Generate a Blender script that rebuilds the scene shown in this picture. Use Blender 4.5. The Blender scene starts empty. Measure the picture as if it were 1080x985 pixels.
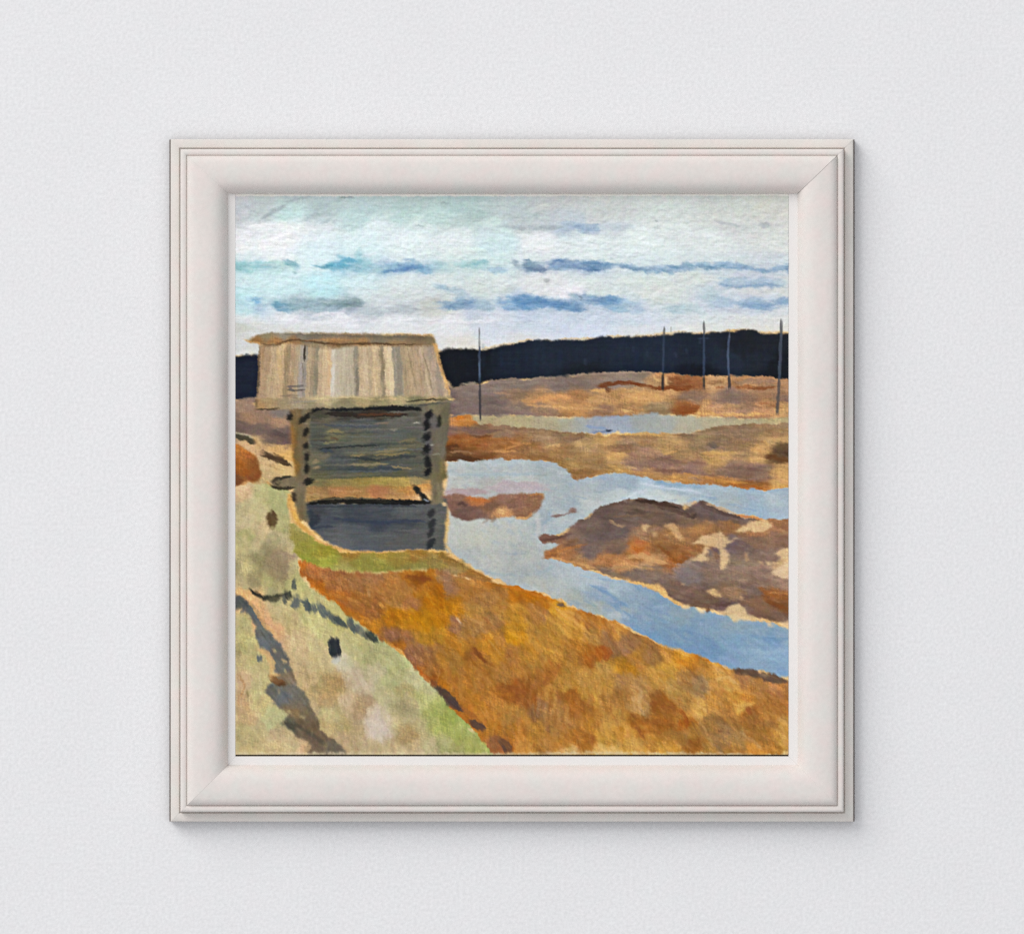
import bpy, math
import numpy as np

# A small framed oil painting hanging on a pale textured wall.  One unit is a metre.
sc = bpy.context.scene
COL = sc.collection
D = 4.0            # camera to wall
CZ = 1.5           # height of the picture's middle on the wall

# ---- values found by comparing renders with the photograph
WALL_RGB = (236, 236, 237); WALL_GRAIN = .085
RELIEF = 2.0; PIGMENT = 1.05
FILL = .645; FILL_N = 1.1; FILL_RGB = (.975, .987, 1.02)
KEY = 2700.0; KEY_RGB = (1.0, .98, .955); KEY_DIR = (-.92, -.76, .97); LAMP_SIZE = 13.0
USE_DN = False
# ------------------------------------------------------------------ the oil painting
# brush by brush, on a grid of PW x PH cells; coordinates are millimetres on the wall
# (x to the right, y downwards); colours are written as sRGB 0..255.
S = 1.5
X0, X1, Y0, Y1 = 248.0, 832.0, 204.7, 796.0
PW, PH = int((X1 - X0) * S), int((Y1 - Y0) * S)
gx = X0 + (np.arange(PW) + .5) * (X1 - X0) / PW
gy = Y0 + (np.arange(PH) + .5) * (Y1 - Y0) / PH
GX, GY = np.meshgrid(gx.astype(np.float32), gy.astype(np.float32))
rs = np.random.RandomState(7)
TAB = rs.rand(256, 256).astype(np.float32)

def vn(u, v, seed=0):
    """smooth value noise, 0..1"""
    u = u + seed * 17.31; v = v + seed * 9.77
    iu = np.floor(u).astype(np.int32); iv = np.floor(v).astype(np.int32)
    fu = u - iu; fv = v - iv
    fu = fu * fu * (3 - 2 * fu); fv = fv * fv * (3 - 2 * fv)
    a, b = iu & 255, iv & 255
    a1, b1 = (iu + 1) & 255, (iv + 1) & 255
    return ((TAB[b, a] * (1 - fu) + TAB[b, a1] * fu) * (1 - fv)
            + (TAB[b1, a] * (1 - fu) + TAB[b1, a1] * fu) * fv)

def fbm(x, y, s, seed=0, ang=0.0, st=1.0, octs=3):
    """fractal noise about 0 (-.5..+.5); grain stretched st times along ang degrees"""
    c, n = math.cos(math.radians(ang)), math.sin(math.radians(ang))
    u = (x * c + y * n) / (s * st); v = (-x * n + y * c) / s
    t = 0; amp = .5; tot = 0
    for k in range(octs):
        t = t + amp * (vn(u, v, seed + k * 3) - .5); tot += amp
        u = u * 2.03; v = v * 2.03; amp *= .55
    return t / tot

def blur(m, r):
    r = int(round(r))
    if r < 1: return m
    k = np.ones(2 * r + 1, np.float32); k = np.convolve(k, k); k /= k.sum()
    p = len(k) // 2
    for ax in (0, 1):
        q = np.pad(m, [(p, p) if a == ax else (0, 0) for a in (0, 1)], mode='edge')
        o = np.zeros_like(m)
        for i, kk in enumerate(k):
            o += kk * (q[i:i + m.shape[0], :] if ax == 0 else q[:, i:i + m.shape[1]])
        m = o
    return m

RGB = np.zeros((PH, PW, 3), np.float32)
HGT = np.zeros((PH, PW), np.float32)

def win(x0, y0, x1, y1):
    i0 = max(0, int((x0 - X0) * S) - 2); i1 = min(PW, int((x1 - X0) * S) + 3)
    j0 = max(0, int((y0 - Y0) * S) - 2); j1 = min(PH, int((y1 - Y0) * S) + 3)
    return (slice(j0, j1), slice(i0, i1)) if i1 > i0 and j1 > j0 else None

def put(sl, a, col, h=0.0):
    a3 = a[..., None]
    RGB[sl] = RGB[sl] * (1 - a3) + np.asarray(col, np.float32) * a3
    if h: HGT[sl] += h * a

def poly(pts, rough=2.0, rs_=6.0, soft=1, seed=1, ang=0, st=2.0, grow=0.0):
    """ragged filled outline -> (window, coverage)"""
    xs = [p[0] for p in pts]; ys = [p[1] for p in pts]
    sl = win(min(xs) - 6, min(ys) - 6, max(xs) + 6, max(ys) + 6)
    x = GX[sl]; y = GY[sl]
    wx = x + rough * 2.4 * fbm(x, y, rs_, seed, ang, st) + 1.5 * fbm(x, y, 2.0, seed + 9, 0, 1, 2)
    wy = y + rough * 2.4 * fbm(x, y, rs_, seed + 40, ang, st) + 1.5 * fbm(x, y, 2.0, seed + 19, 0, 1, 2)
    ins = np.zeros(x.shape, bool)
    n = len(pts)
    for i in range(n):
        xa, ya = pts[i]; xb, yb = pts[(i + 1) % n]
        if ya == yb: continue
        c = ((ya > wy) != (yb > wy)) & (wx < (xb - xa) * (wy - ya) / (yb - ya) + xa)
        ins ^= c
    m = ins.astype(np.float32)
    if grow:      # paint dragged out past its outline here and there, so the ground shows only in places
        b = blur(m, 3)
        thr = .5 - grow * np.clip(.55 + 2.6 * fbm(x, y, 7.0, seed + 55, 0, 1, 3), 0, 1)
        return sl, np.clip((b - np.maximum(thr - .08, .03)) / .16, 0, 1)
    return sl, blur(m, soft)

def field(sl, pts, ax=1.6, p=2.9, warp=5.0, ws=14.0, ang=0.0, st=3.0, seed=3, s0=14.0, grain=7.0, gs=1.6, gst=12.0, mid=0.0, sh=(0, 0, 0), sat=1.0):
    """colour from control points, dragged about as a brush drags it"""
    x = GX[sl]; y = GY[sl]
    wx = x + warp * 2 * fbm(x, y, ws, seed, ang, st) * ax
    wy = y + warp * 2 * fbm(x, y, ws, seed + 11, ang, st)
    num = np.zeros(x.shape + (3,), np.float32); den = np.zeros(x.shape, np.float32)
    for (px, py, c) in pts:
        d2 = ((wx - px) / ax) ** 2 + (wy - py) ** 2
        w = 1.0 / (d2 + s0) ** p
        w = w.astype(np.float32) * 1e4
        num += w[..., None] * np.asarray(c, np.float32); den += w
    o = num / den[..., None] + np.asarray(sh, np.float32)
    if sat != 1.0:
        q = o.mean(-1, keepdims=True); o = q + (o - q) * sat
    g = fbm(x, y, gs, seed + 23, ang, gst)
    o = o + (grain * 2 * g)[..., None]
    if mid:
        m = fbm(x, y, 5.0, seed + 31, ang, st, 3)
        o = o * (1 + (mid / 50.0) * m)[..., None] + (mid * .6 * fbm(x, y, 6.0, seed + 37, ang, st, 2))[..., None] * np.array([.2, 0, -.9], np.float32)
    HGT[sl] += .05 * g
    return o

def fill(pts, col, rough=2.0, soft=1, seed=1, op=1.0, h=.05, **k):
    sl, a = poly(pts, rough, soft=soft, seed=seed, ang=k.get('ang', 0), grow=k.pop('grow', 0.0))
    x, y = GX[sl], GY[sl]
    if isinstance(col, list): c = field(sl, col, seed=seed, **k)
    else:
        g = fbm(x, y, k.get('gs', 1.6), seed + 5, k.get('ang', 0), k.get('gst', 10))
        c = np.asarray(col, np.float32) + (k.get('grain', 8) * 2 * g)[..., None]
    put(sl, a * op, c, h)
    return sl, a

BR = rs.rand(4096).astype(np.float32)
BR = np.convolve(BR, [.25, .5, .25], 'same').astype(np.float32)

def dab(x, y, L, w, ang, col, op=.8, dry=.4, curve=0.0, h=.04, soft=.8, clip=None):
    """one touch of a bristle brush"""
    c, s = math.cos(math.radians(ang)), math.sin(math.radians(ang))
    ex = abs(c) * L / 2 + abs(s) * w / 2 + 3 + abs(curve) * w; ey = abs(s) * L / 2 + abs(c) * w / 2 + 3 + abs(curve) * w
    sl = win(x - ex, y - ey, x + ex, y + ey)
    if sl is None: return
    dx = GX[sl] - x; dy = GY[sl] - y
    u = (dx * c + dy * s) / (L / 2); v = (-dx * s + dy * c) / (w / 2)
    v = v + curve * (u * u - .4)
    o = rs.randint(0, 3000)
    b = BR[np.clip((o + 500 + v * w * 1.1).astype(np.int32), 0, 4095)]
    a = np.clip((1 - np.abs(v)) * (w / 2) / soft, 0, 1) * np.clip((1 - np.abs(u) - .45 * b) * (L / 2) / 2.5, 0, 1)
    a = a * (1 - dry + dry * np.clip(b * 2.4 - .5, 0, 1))
    if clip is not None: a = a * clip[sl]
    cc = np.asarray(col, np.float32) + ((b - .5) * 16)[..., None]
    put(sl, a * op, cc)
    HGT[sl] += h * a * (b - .3)

def line(pts, w, col, op=.9, rag=.35, soft=.7, dry=.06, h=.04, seed=0, taper=(.6, .3)):
    """a drawn brush line through pts; w = width, tapering at both ends"""
    pts = [np.array(p, float) for p in pts]
    xs = [p[0] for p in pts]; ys = [p[1] for p in pts]
    sl = win(min(xs) - w - 3, min(ys) - w - 3, max(xs) + w + 3, max(ys) + w + 3)
    if sl is None: return
    x, y = GX[sl], GY[sl]
    seg = [np.linalg.norm(pts[i + 1] - pts[i]) for i in range(len(pts) - 1)]
    tot = sum(seg) or 1
    best = np.full(x.shape, 1e9, np.float32); tt = np.zeros(x.shape, np.float32); sd = np.zeros(x.shape, np.float32); acc = 0
    for i, L in enumerate(seg):
        d = pts[i + 1] - pts[i]
        t = np.clip(((x - pts[i][0]) * d[0] + (y - pts[i][1]) * d[1]) / max(L * L, 1e-6), 0, 1)
        q = np.hypot(x - pts[i][0] - t * d[0], y - pts[i][1] - t * d[1])
        m = q < best
        cr = ((x - pts[i][0]) * d[1] - (y - pts[i][1]) * d[0]) / max(L, 1e-6)
        best = np.where(m, q, best); tt = np.where(m, (acc + t * L) / tot, tt); sd = np.where(m, cr, sd); acc += L
    prof = np.minimum(1, np.minimum(taper[0] + (1 - taper[0]) * tt * 5, taper[1] + (1 - taper[1]) * (1 - tt) * 5))
    k = seed + (int(xs[0] * 7 + ys[0] * 3) % 97)
    al = tt * tot
    hw = w * .56 * prof * (1 + rag * 1.5 * (vn(al / max(5, w * 1.2), np.sign(sd) * 5 + 9, k) - .5) + rag * 1.3 * fbm(x, y, 1.8, k, 0, 1, 2))
    n = vn(al / 9.0, sd / .9 + 40, k + 5) - .5
    ragend = np.clip((np.minimum(al, tot - al) + 1.2 - 3.0 * (n + .3)) / 2.0, 0, 1) if tot > 8 else 1.0
    a = np.clip((hw - best) / (soft * 1.5) + .5, 0, 1) * (.35 + .65 * ragend)
    a = a * (1 - (dry + .04) * np.clip(n * 2.5 + .2, 0, 1))
    put(sl, a * op, np.asarray(col, np.float32) + (n * min(14, 3 + .08 * float(np.mean(col))))[..., None], h)

def blob(x, y, rx, ry, col, op=.7, rag=.5, seed=0, soft=.35, ang=0, h=.03, st=2.5):
    """a soft ragged touch of colour"""
    r = max(rx, ry) * 1.6 + 2
    sl = win(x - r, y - r, x + r, y + r)
    if sl is None: return
    c, s = math.cos(math.radians(ang)), math.sin(math.radians(ang))
    dx = GX[sl] - x; dy = GY[sl] - y
    u = (dx * c + dy * s) / rx; v = (-dx * s + dy * c) / ry
    d = np.hypot(u, v) + rag * 2 * fbm(GX[sl], GY[sl], max(2.2, min(rx, ry) * .7), seed + int(x * 3 + y), ang, st)
    a = np.clip((1 - d) / soft + .5, 0, 1)
    n = fbm(GX[sl], GY[sl], 1.5, seed + 3, ang, 5)
    put(sl, a * op, np.asarray(col, np.float32) + (n * 16)[..., None], h)

def scatter(sl, mask, n, L, w, ang, jit=12.0, op=.6, dry=.5, spread=12, src=None, curve=.3, h=.04, tint=None):
    """many touches, each loaded with the colour already lying where it lands"""
    H, W = mask.shape
    CL = np.zeros((PH, PW), np.float32); CL[sl] = mask
    f = mask.ravel(); idx = np.flatnonzero(f > .6)
    if not len(idx): return
    for k in rs.choice(idx, n):
        j, i = divmod(int(k), W)
        x = GX[sl][j, i]; y = GY[sl][j, i]
        src_c = RGB[sl][j, i] if src is None else src[j, i]
        jl = rs.randn() * jit
        col = src_c + jl + rs.randn(3) * jit * .35
        if tint is not None and rs.rand() < .5:
            t = tint[rs.randint(len(tint))]; col = col * .55 + np.asarray(t) * .45
        a = ang(x, y) if callable(ang) else ang
        dab(x, y, L * (.6 + .8 * rs.rand()), w * (.6 + .8 * rs.rand()), a + rs.randn() * spread, col, op * (.6 + .4 * rs.rand()), dry, curve * rs.randn(), h, .8, CL)

# ---- warm ochre ground laid over the whole panel, showing between the patches of colour
full = (slice(0, PH), slice(0, PW))
g0 = fbm(GX, GY, 9, 2, 10, 2)
RGB[:] = np.array([222, 184, 128], np.float32) + (g0 * 40)[..., None]
def P(t): return [tuple(map(float, q.split(','))) for q in t.split()]

# ---- sky
sky_pts = []
def row(y, t):
    for q in t.split():
        x, c = q.split(':'); sky_pts.append((float(x), float(y), tuple(int(c[i:i + 2], 16) for i in (0, 2, 4))))
row(209, '252:C8CACC 280:C2CACA 310:BCCBCB 350:BECECE 400:BCCFCE 440:B6C8C6 490:B3C7C7 540:BECACA 590:C6CAC9 640:CACECB 700:CED4D0 760:C8CEC9 825:CBCEC6')
row(219, '252:C4C9CE 275:BCC6C8 305:C2DAD9 340:B6C7C8 385:BACFD0 430:B4C9C7 480:B2CAC8 530:BAC8C9 580:C4C8C8 640:C8CECC 700:CFD8D4 770:CDD3CD 825:CFD0C8')
row(229, '252:C6CACE 272:C0CBCC 310:C2DDDC 335:B4C4C6 380:C0DAD9 430:BED6D4 465:C0D8D5 500:B2C6C4 545:BAC6C8 590:C2CBD0 640:CACFCD 700:D4DBD8 765:D2D5D1 825:CFD1CB')
row(238, '252:D0D3D6 275:EAEEF0 305:EEF2F2 335:DCE4E6 370:C4DAD9 400:DFEBED 440:D6E4E4 480:C0D2D0 520:CCDEDC 560:C2CBCC 600:B8C6D2 640:CED6DA 700:DCE4E2 765:CDD0CF 825:D2D3D0')
row(248, '254:EAECEF 300:EFF0F2 335:E2EEF2 380:DEEFF2 430:E4EFF2 480:E4ECEE 525:D0E4E7 565:EAEEF0 620:E0EAEA 680:E2EBEA 750:DCE3E1 825:D6DAD6')
row(262, '254:EDEFF0 290:F0F1F3 335:DDEEF2 380:DBEDF0 430:E2EEEF 480:DEE8E8 525:CFE4E8 565:E8EDEF 620:DEE8E8 680:DEE9E8 750:DBE2E1 825:D5D9D7')
row(272, '256:DDEBEE 290:EAEFF1 335:DAEEF2 380:CFE6EC 430:DCE9EB 480:D4E4E4 525:D2E6E6 565:DCE4E6 620:DCE6E6 680:D8E5E6 750:D4DEE0 825:CDD4D8')
row(283, '256:B4D6DC 290:C2DEE0 325:DCEEF1 365:B8D6E4 410:B6CBDC 445:BCD0DC 480:CADCDC 530:D0E0E2 570:C6D0DA 620:C0CEDC 680:CCDADF 750:C8D6DE 825:C6D0DA')
row(296, '256:D2E9EC 300:D4ECEF 340:C4EAF1 380:D0E7EA 425:D8E3E4 465:D8E2E0 520:D6E0DF 570:DEE2E2 620:D8E2E0 680:D4DEDA 740:D5DCD8 800:C4CCD8 828:CFD3D4')
row(307, '256:C8E8EC 300:CAE6EA 345:C2E6ED 385:D2E2E4 425:D4DCDC 465:D2DCDE 510:D2DCDA 570:E2E4E6 600:EAE9ED 640:D6DFDE 690:D8DFDA 750:CED6DC 800:D3D6D6 828:D3D6D4')
row(318, '256:BEE2E8 282:C4DCE2 320:B8CCD2 360:B4C6CC 400:CFD7D9 435:C8D0D0 460:C6CDC8 500:C0CED8 560:AABFD6 620:B4C4D6 660:CCD6DE 700:D2DAD8 750:C8D0DE 800:C2CCDA 828:BECAD8')
row(328, '256:C2E0E4 282:CCDCE6 330:C4CCD4 380:C6CBD2 425:C4CACE 460:CFD2CC 500:C4CEDA 560:C0CEDE 620:C2CEDA 680:CCD4DE 730:CED7DE 800:CCD4DE 828:D2D8DC')
row(337, '256:E0E4E6 300:E4E6EA 360:E4E6EC 420:E2E4E8 470:E2E3E6 520:D4D9E2 570:CCD6E4 620:CCD6E4 680:D0D9E6 740:D8DEE0 800:DADDDA 828:DADBD8')
row(347, '256:D0D2CC 300:D6D8D4 350:DADCDC 420:E0E2E4 470:DEE0E2 520:D4DAE4 570:D0D8E6 620:D2DAE8 680:D8DDE2 740:DCDEDA 800:DADAD4 828:DAD9D2')
row(362, '254:D6D8D8 263:D0D0CA 300:D0D0CC 440:D8D8D6 480:DCDAD4 560:D8D8D8 700:DCD8CC 828:DCD8CC')
sky_poly = P('240,200 840,200 840,350 800,350 785,347 765,349 730,351 690,353 650,355.5 632,356 610,359 570,359.5 540,363 508,369 480,368.5 463,370 456,352 440,352 290,352 276,360 275,375 255,374 240,377')
sl, a = poly(sky_poly, .8, soft=1, seed=4)
c = field(sl, sky_pts, ax=1.9, p=2.6, warp=4.5, ws=11, ang=4, st=3.0, seed=5, sh=(4, 4, 3), s0=22, grain=4.5, gs=1.5, gst=6)
put(sl, a, c, .05)
scatter(sl, a, 1500, 20, 5, lambda x, y: 5 if y > 236 else -22, jit=6, op=.5, dry=.6, spread=20, h=.06)
# ridge of white under the grey band, diagonal scratches of grey above it
line(P('264,239 280,238 295,238.5 306,240'), 3.5, (243, 245, 246), .85, h=.12)
for q, w, c_, o in (('276,230 284,226 292,221 302,216', 3.2, (158, 168, 172), .65), ('330,222 345,216 362,209', 4, (176, 192, 194), .5),
                    ('252,213 262,219 272,226', 2.5, (182, 190, 194), .5), ('300,214 318,209 330,208', 2.5, (168, 180, 184), .5), ('358,209 374,208', 2, (140, 150, 152), .6),
                    ('465,214 474,214.5', 1.8, (150, 165, 166), .6), ('338,236 350,231', 3, (170, 190, 192), .5), ('440,238 447,239', 1.6, (150, 170, 172), .5),
                    ('528,237 545,240 560,241 575,240 590,241', 4.5, (176, 188, 192), .6), ('691,233 694,235', 1.6, (120, 130, 132), .6), ('755,234 768,236 780,239', 3, (180, 186, 190), .6),
                    ('802,238 812,237', 5, (158, 166, 172), .6), ('690,240 697,242', 1.5, (170, 180, 180), .5), ('722,243 732,247', 1.6, (232, 238, 238), .7)):
    line(P(q), w, c_, o, h=.06)
for x, y, rx, ry, c_, o in ((600, 239, 12, 5, (172, 190, 208), .7), (620, 241, 13, 5.5, (146, 170, 196), .75), (650, 240, 18, 4, (196, 208, 216), .6), (575, 240, 18, 3, (172, 184, 188), .6)):
    blob(x, y, rx, ry, c_, o, .5, st=3)
def dsat(c, k=.95):
    m = sum(c) / 3
    r, g, b = (m + (v - m) * k for v in c)
    return (r - 3, g + 3, b - 6) if b > r + 20 else (r, g, b)
# first row of blue cloud bases
for x, y, rx, ry, c_, o in ((256, 280, 12, 6, (144, 192, 204), .85), (270, 280, 14, 4, (160, 204, 218), .8), (282, 280, 8, 3, (138, 186, 206), .7), (292, 278, 10, 3, (186, 216, 216), .7),
                            (366, 279, 12, 7.5, (92, 162, 202), .92), (356, 281, 12, 4.5, (112, 178, 212), .85), (342, 281, 9, 2.4, (96, 160, 192), .8), (382, 280, 10, 9, (146, 192, 214), .85),
                            (379, 270, 4, 6, (160, 200, 218), .8), (396, 284, 12, 5, (152, 190, 210), .75), (420, 282, 16, 5, (140, 176, 212), .8), (432, 280, 10, 5, (116, 152, 202), .75),
                            (446, 283, 9, 5, (118, 162, 208), .8), (460, 282, 12, 5, (166, 198, 216), .7), (498, 279, 15, 4, (160, 200, 210), .75), (524, 285, 9, 3.8, (160, 188, 220), .8),
                            (566, 281, 14, 5.5, (132, 152, 184), .85), (558, 280, 7, 5.5, (112, 136, 172), .8), (596, 279, 15, 5.5, (112, 144, 192), .85), (620, 281, 17, 5.5, (134, 160, 198), .85),
                            (634, 280, 12, 4.5, (104, 138, 186), .85)):
    blob(x, y, rx * 1.05, ry, dsat(c_), o * .88, .75, soft=.7, st=2.2, ang=3)
for q, w, c_, o in (('300,275 306,278 315,280', 5, (114, 164, 188), .85), ('308,280 315,283', 4, (120, 172, 194), .8), ('338,281 346,280 352,278', 3, (84, 146, 184), .8), ('404,287 415,286 424,284 440,283', 2.6, (78, 118, 182), .8),
                    ('424,285 440,281', 3, (76, 110, 180), .7), ('441,280 447,284', 3, (84, 136, 190), .7), ('497,279 510,276 516,277', 2.5, (118, 174, 196), .75), ('487,281 496,280', 2, (140, 186, 196), .7),
                    ('541,274 545,281 549,285', 4.2, (126, 142, 170), .85), ('552,278 560,284 572,285 578,284', 2.6, (98, 114, 154), .75), ('581,279 587,275 596,275 604,279 612,283 624,285 634,285', 2.6, (72, 104, 160), .8),
                    ('612,279 626,277 640,280', 3, (88, 122, 172), .7),
                    ('640,280 652,279.5 660,281 672,284 690,284.5 706,286 722,282 734,281 750,281 764,279.5 776,281 788,282 800,285 812,286.5', 5.4, (118, 152, 194), .85),
                    ('652,280 672,284 690,284', 1.8, (86, 112, 152), .6), ('698,285 704,281 716,283', 2.6, (90, 130, 182), .7), ('736,281 748,282 758,283 764,280', 3.6, (84, 122, 164), .7), ('786,282 800,285 812,286', 1.5, (96, 130, 176), .7),
                    ('812,285 822,283 832,279', 4.6, (106, 140, 186), .85), ('829,281 832,288', 4, (92, 124, 168), .8), ('816,290 832,290.5', 1.6, (178, 192, 212), .8),
                    ('310,287.5 312,288.5', 2, (96, 130, 150), .9), ('574,295.5 579,296.2', 3, (140, 142, 144), .85), ('644,272 646,273.5', 1.8, (140, 160, 168), .7)):
    line(P(q), w, dsat(c_), o * .8, rag=.9, soft=1.5, dry=.3, h=.05)
# second row
for x, y, rx, ry, c_, o in ((270, 318, 4.5, 3, (102, 160, 214), .85), (272, 325, 8, 4.5, (168, 190, 222), .8), (293, 322, 6, 5, (86, 142, 180), .88), (302, 324, 9, 4.5, (100, 146, 186), .8), (325, 322, 24, 5.5, (140, 164, 184), .88),
                            (345, 325, 24, 3.5, (158, 178, 200), .8), (358, 320, 20, 4, (122, 142, 158), .85), (374, 319, 8, 3.5, (128, 142, 156), .8), (372, 328, 8, 4, (176, 184, 196), .7), (395, 329, 14, 4, (184, 194, 208), .8),
                            (425, 327, 14, 4, (176, 186, 194), .75), (455, 322, 12, 6, (192, 196, 188), .8), (474, 322, 9, 4, (128, 156, 192), .85), (492, 320, 10, 5, (120, 150, 192), .85), (512, 323, 9, 5, (158, 182, 206), .75),
                            (540, 321, 17, 6, (116, 156, 204), .85), (556, 318, 17, 6, (92, 138, 192), .9), (580, 320, 20, 6, (108, 146, 196), .9), (602, 322, 14, 5.5, (96, 134, 184), .85), (620, 316, 14, 5, (130, 154, 194), .85),
                            (636, 317, 12, 5, (112, 144, 192), .85), (648, 319, 11, 6.5, (112, 154, 202), .88), (655, 325, 8, 4, (142, 176, 208), .75), (672, 324, 8, 5.5, (166, 188, 218), .82), (712, 326, 11, 4.5, (172, 194, 214), .8),
                            (728, 325, 10, 4.5, (186, 204, 218), .7), (750, 314, 10, 8, (182, 200, 216), .75), (763, 319, 10, 5.5, (168, 188, 218), .75), (790, 321, 14, 5.5, (146, 170, 208), .85), (806, 323, 12, 4.5, (134, 162, 202), .85),
                            (826, 318, 9, 4, (138, 166, 206), .85), (765, 299, 9, 4.5, (146, 172, 208), .85), (785, 299, 15, 5, (164, 184, 212), .8), (806, 299, 13, 4.5, (160, 180, 212), .8), (820, 299, 10, 4, (182, 196, 216), .7)):
    blob(x, y, rx * 1.08, ry * 1.05, dsat(c_), o * .85, .8, soft=.75, st=2.2, ang=2)
for q, w, c_, o in (('290,318 293,326', 3, (70, 120, 158), .7), ('338,319 352,322 364,321 378,318', 2.2, (102, 122, 138), .6), ('456,300 466,304 480,308 500,315', 6, (170, 190, 212), .75), ('462,302 474,306', 3, (146, 172, 200), .7),
                    ('470,324 482,323 500,318', 2.6, (92, 124, 176), .7), ('540,316 552,320 566,316 580,321 600,322', 3, (80, 124, 184), .7), ('598,309 606,313 612,318', 3.2, (146, 174, 202), .75), ('611,313 613,317', 2.6, (52, 66, 92), .85),
                    ('604,327 612,328', 1.8, (84, 120, 178), .8), ('626,315 640,316', 2.4, (86, 118, 172), .7), ('640,316 650,319', 3.5, (94, 136, 192), .7), ('760,300 776,303 790,301 806,300 826,302', 1.8, (112, 142, 190), .75), ('812,301 814,305', 2, (130, 150, 186), .7),
                    ('778,319 794,325 810,323 832,317', 3, (118, 148, 192), .75), ('640,341 660,340 680,341', 5, (196, 210, 230), .6), ('520,340 545,344 570,341', 6, (198, 208, 226), .6), ('520,320 524,319', 2.4, (232, 238, 240), .9)):
    line(P(q), w, dsat(c_), o * .8, rag=.9, soft=1.5, dry=.3, h=.05)
band = np.exp(-((GY[sl] - 281) / 5.5) ** 2) + np.exp(-((GY[sl] - 320) / 7.0) ** 2) + .8 * np.exp(-((GY[sl] - 300) / 4.0) ** 2) * (GX[sl] > 745)
scatter(sl, a * (band > .5), 420, 24, 2.6, 2, jit=6, op=.5, dry=.6, spread=6, h=.08, tint=[(156, 182, 204), (190, 206, 218), (214, 226, 230), (226, 232, 234)])
scatter(sl, a * (GY[sl] > 236), 420, 26, 3.4, 3, jit=5, op=.5, dry=.6, spread=10, h=.12, tint=[(240, 244, 245), (228, 236, 238), (222, 230, 232)])
scatter(sl, a, 500, 12, 3, lambda x, y: 10, jit=3.5, op=.4, dry=.7, spread=35, h=.07)
for q in ('450,338 490,340 530,338', '300,338 340,341 380,338', '590,306 605,307', '330,333 345,330 360,333'):
    line(P(q), 3, (238, 238, 242), .6, h=.1)
blob(250, 346, 14, 5, (206, 206, 196), .6)

# ---- far forest, one dark band with a ragged rim
fp = [(256, 395, (18, 26, 44)), (462, 372, (16, 21, 30)), (480, 388, (14, 19, 28)), (500, 380, (15, 21, 30)), (540, 380, (22, 31, 46)), (580, 375, (26, 36, 50)), (620, 376, (26, 35, 49)), (620, 390, (20, 26, 36)),
      (660, 370, (27, 37, 53)), (700, 375, (28, 38, 54)), (740, 372, (25, 34, 48)), (765, 380, (30, 40, 54)), (785, 370, (24, 28, 36)), (800, 380, (27, 34, 44)), (822, 385, (16, 20, 28)), (740, 393, (14, 19, 30)), (680, 389, (22, 32, 48))]
fill(P('240,376 252,375.5 258,374 266,375 276,374 276,422 262,420.5 254,421.5 240,421'), (20, 28, 46), .8, seed=8, grain=5)
fill(P('458,371.5 463,372 468,369 480,367.8 492,368 507,369.5 515,367.5 530,365 548,361.5 560,359 575,358.8 592,358.2 605,359 620,358.4 628,357.5 633,354.6 648,355.6 660,355 680,354.5 700,353.6 712,352.2 720,350.8 728,351 738,352 746,351.2 756,350.2 766,350.4 774,350.2 780,348.6 790,347.6 798,349 805,352 820,352 840,352 840,401 824,401.2 806,398.6 790,397.6 770,397.4 755,398.2 735,397.4 716,395.6 700,393.6 684,394 664,392 650,393.4 630,394.6 610,395 596,398.4 575,398.6 560,400 540,400.4 520,401.2 512,402.4 500,406 486,407 478,408.6 470,400'), fp, .7, seed=9, grain=4, warp=6)
for x in range(510, 832, 9):
    line([(x + rs.randn(), 362 + rs.rand() * 8), (x + rs.randn(), 385 + rs.rand() * 8)], 3.5, (32 + rs.randn() * 3, 43 + rs.randn() * 3, 60 + rs.randn() * 4), .3, dry=.5)
for x, y in ((617, 379), (668, 366), (682, 370), (712, 372), (724, 368), (738, 357)): line([(x, y), (x + .5, y + 6)], 1.6, (56, 66, 84), .55)

# ---- far bank (mud, dry grass) under the forest
lp = [(480, 415, (126, 108, 98)), (520, 408, (132, 114, 104)), (480, 428, (122, 102, 94)), (520, 430, (120, 102, 96)), (550, 404, (134, 116, 104)), (590, 404, (136, 116, 104)), (620, 404, (140, 118, 102)), (545, 417, (146, 116, 90)), (560, 424, (192, 142, 92)), (585, 423, (206, 148, 92)),
      (610, 420, (176, 124, 76)), (550, 433, (140, 116, 104)), (575, 432, (150, 118, 92)), (610, 430, (196, 142, 84)), (625, 424, (204, 154, 96)), (635, 432, (160, 120, 88)), (650, 400, (140, 120, 104)), (650, 420, (206, 152, 92)), (680, 420, (208, 156, 96)), (700, 413, (204, 152, 96)),
      (660, 433, (182, 134, 86)), (690, 431, (160, 130, 92)), (675, 398, (138, 120, 104)), (690, 403, (196, 150, 100)), (705, 400, (172, 120, 78)), (715, 404, (140, 84, 44)), (730, 404, (150, 92, 50)), (755, 405, (204, 156, 104)), (785, 403, (176, 128, 84)), (810, 406, (170, 124, 86)), (830, 410, (176, 130, 90)),
      (730, 420, (150, 116, 92)), (770, 418, (140, 112, 96)), (790, 425, (156, 118, 90)), (805, 428, (190, 136, 90)), (828, 430, (206, 156, 98)), (740, 433, (196, 144, 92)), (765, 433, (180, 134, 98)), (725, 430, (146, 88, 44)), (830, 420, (150, 112, 90))]
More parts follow.
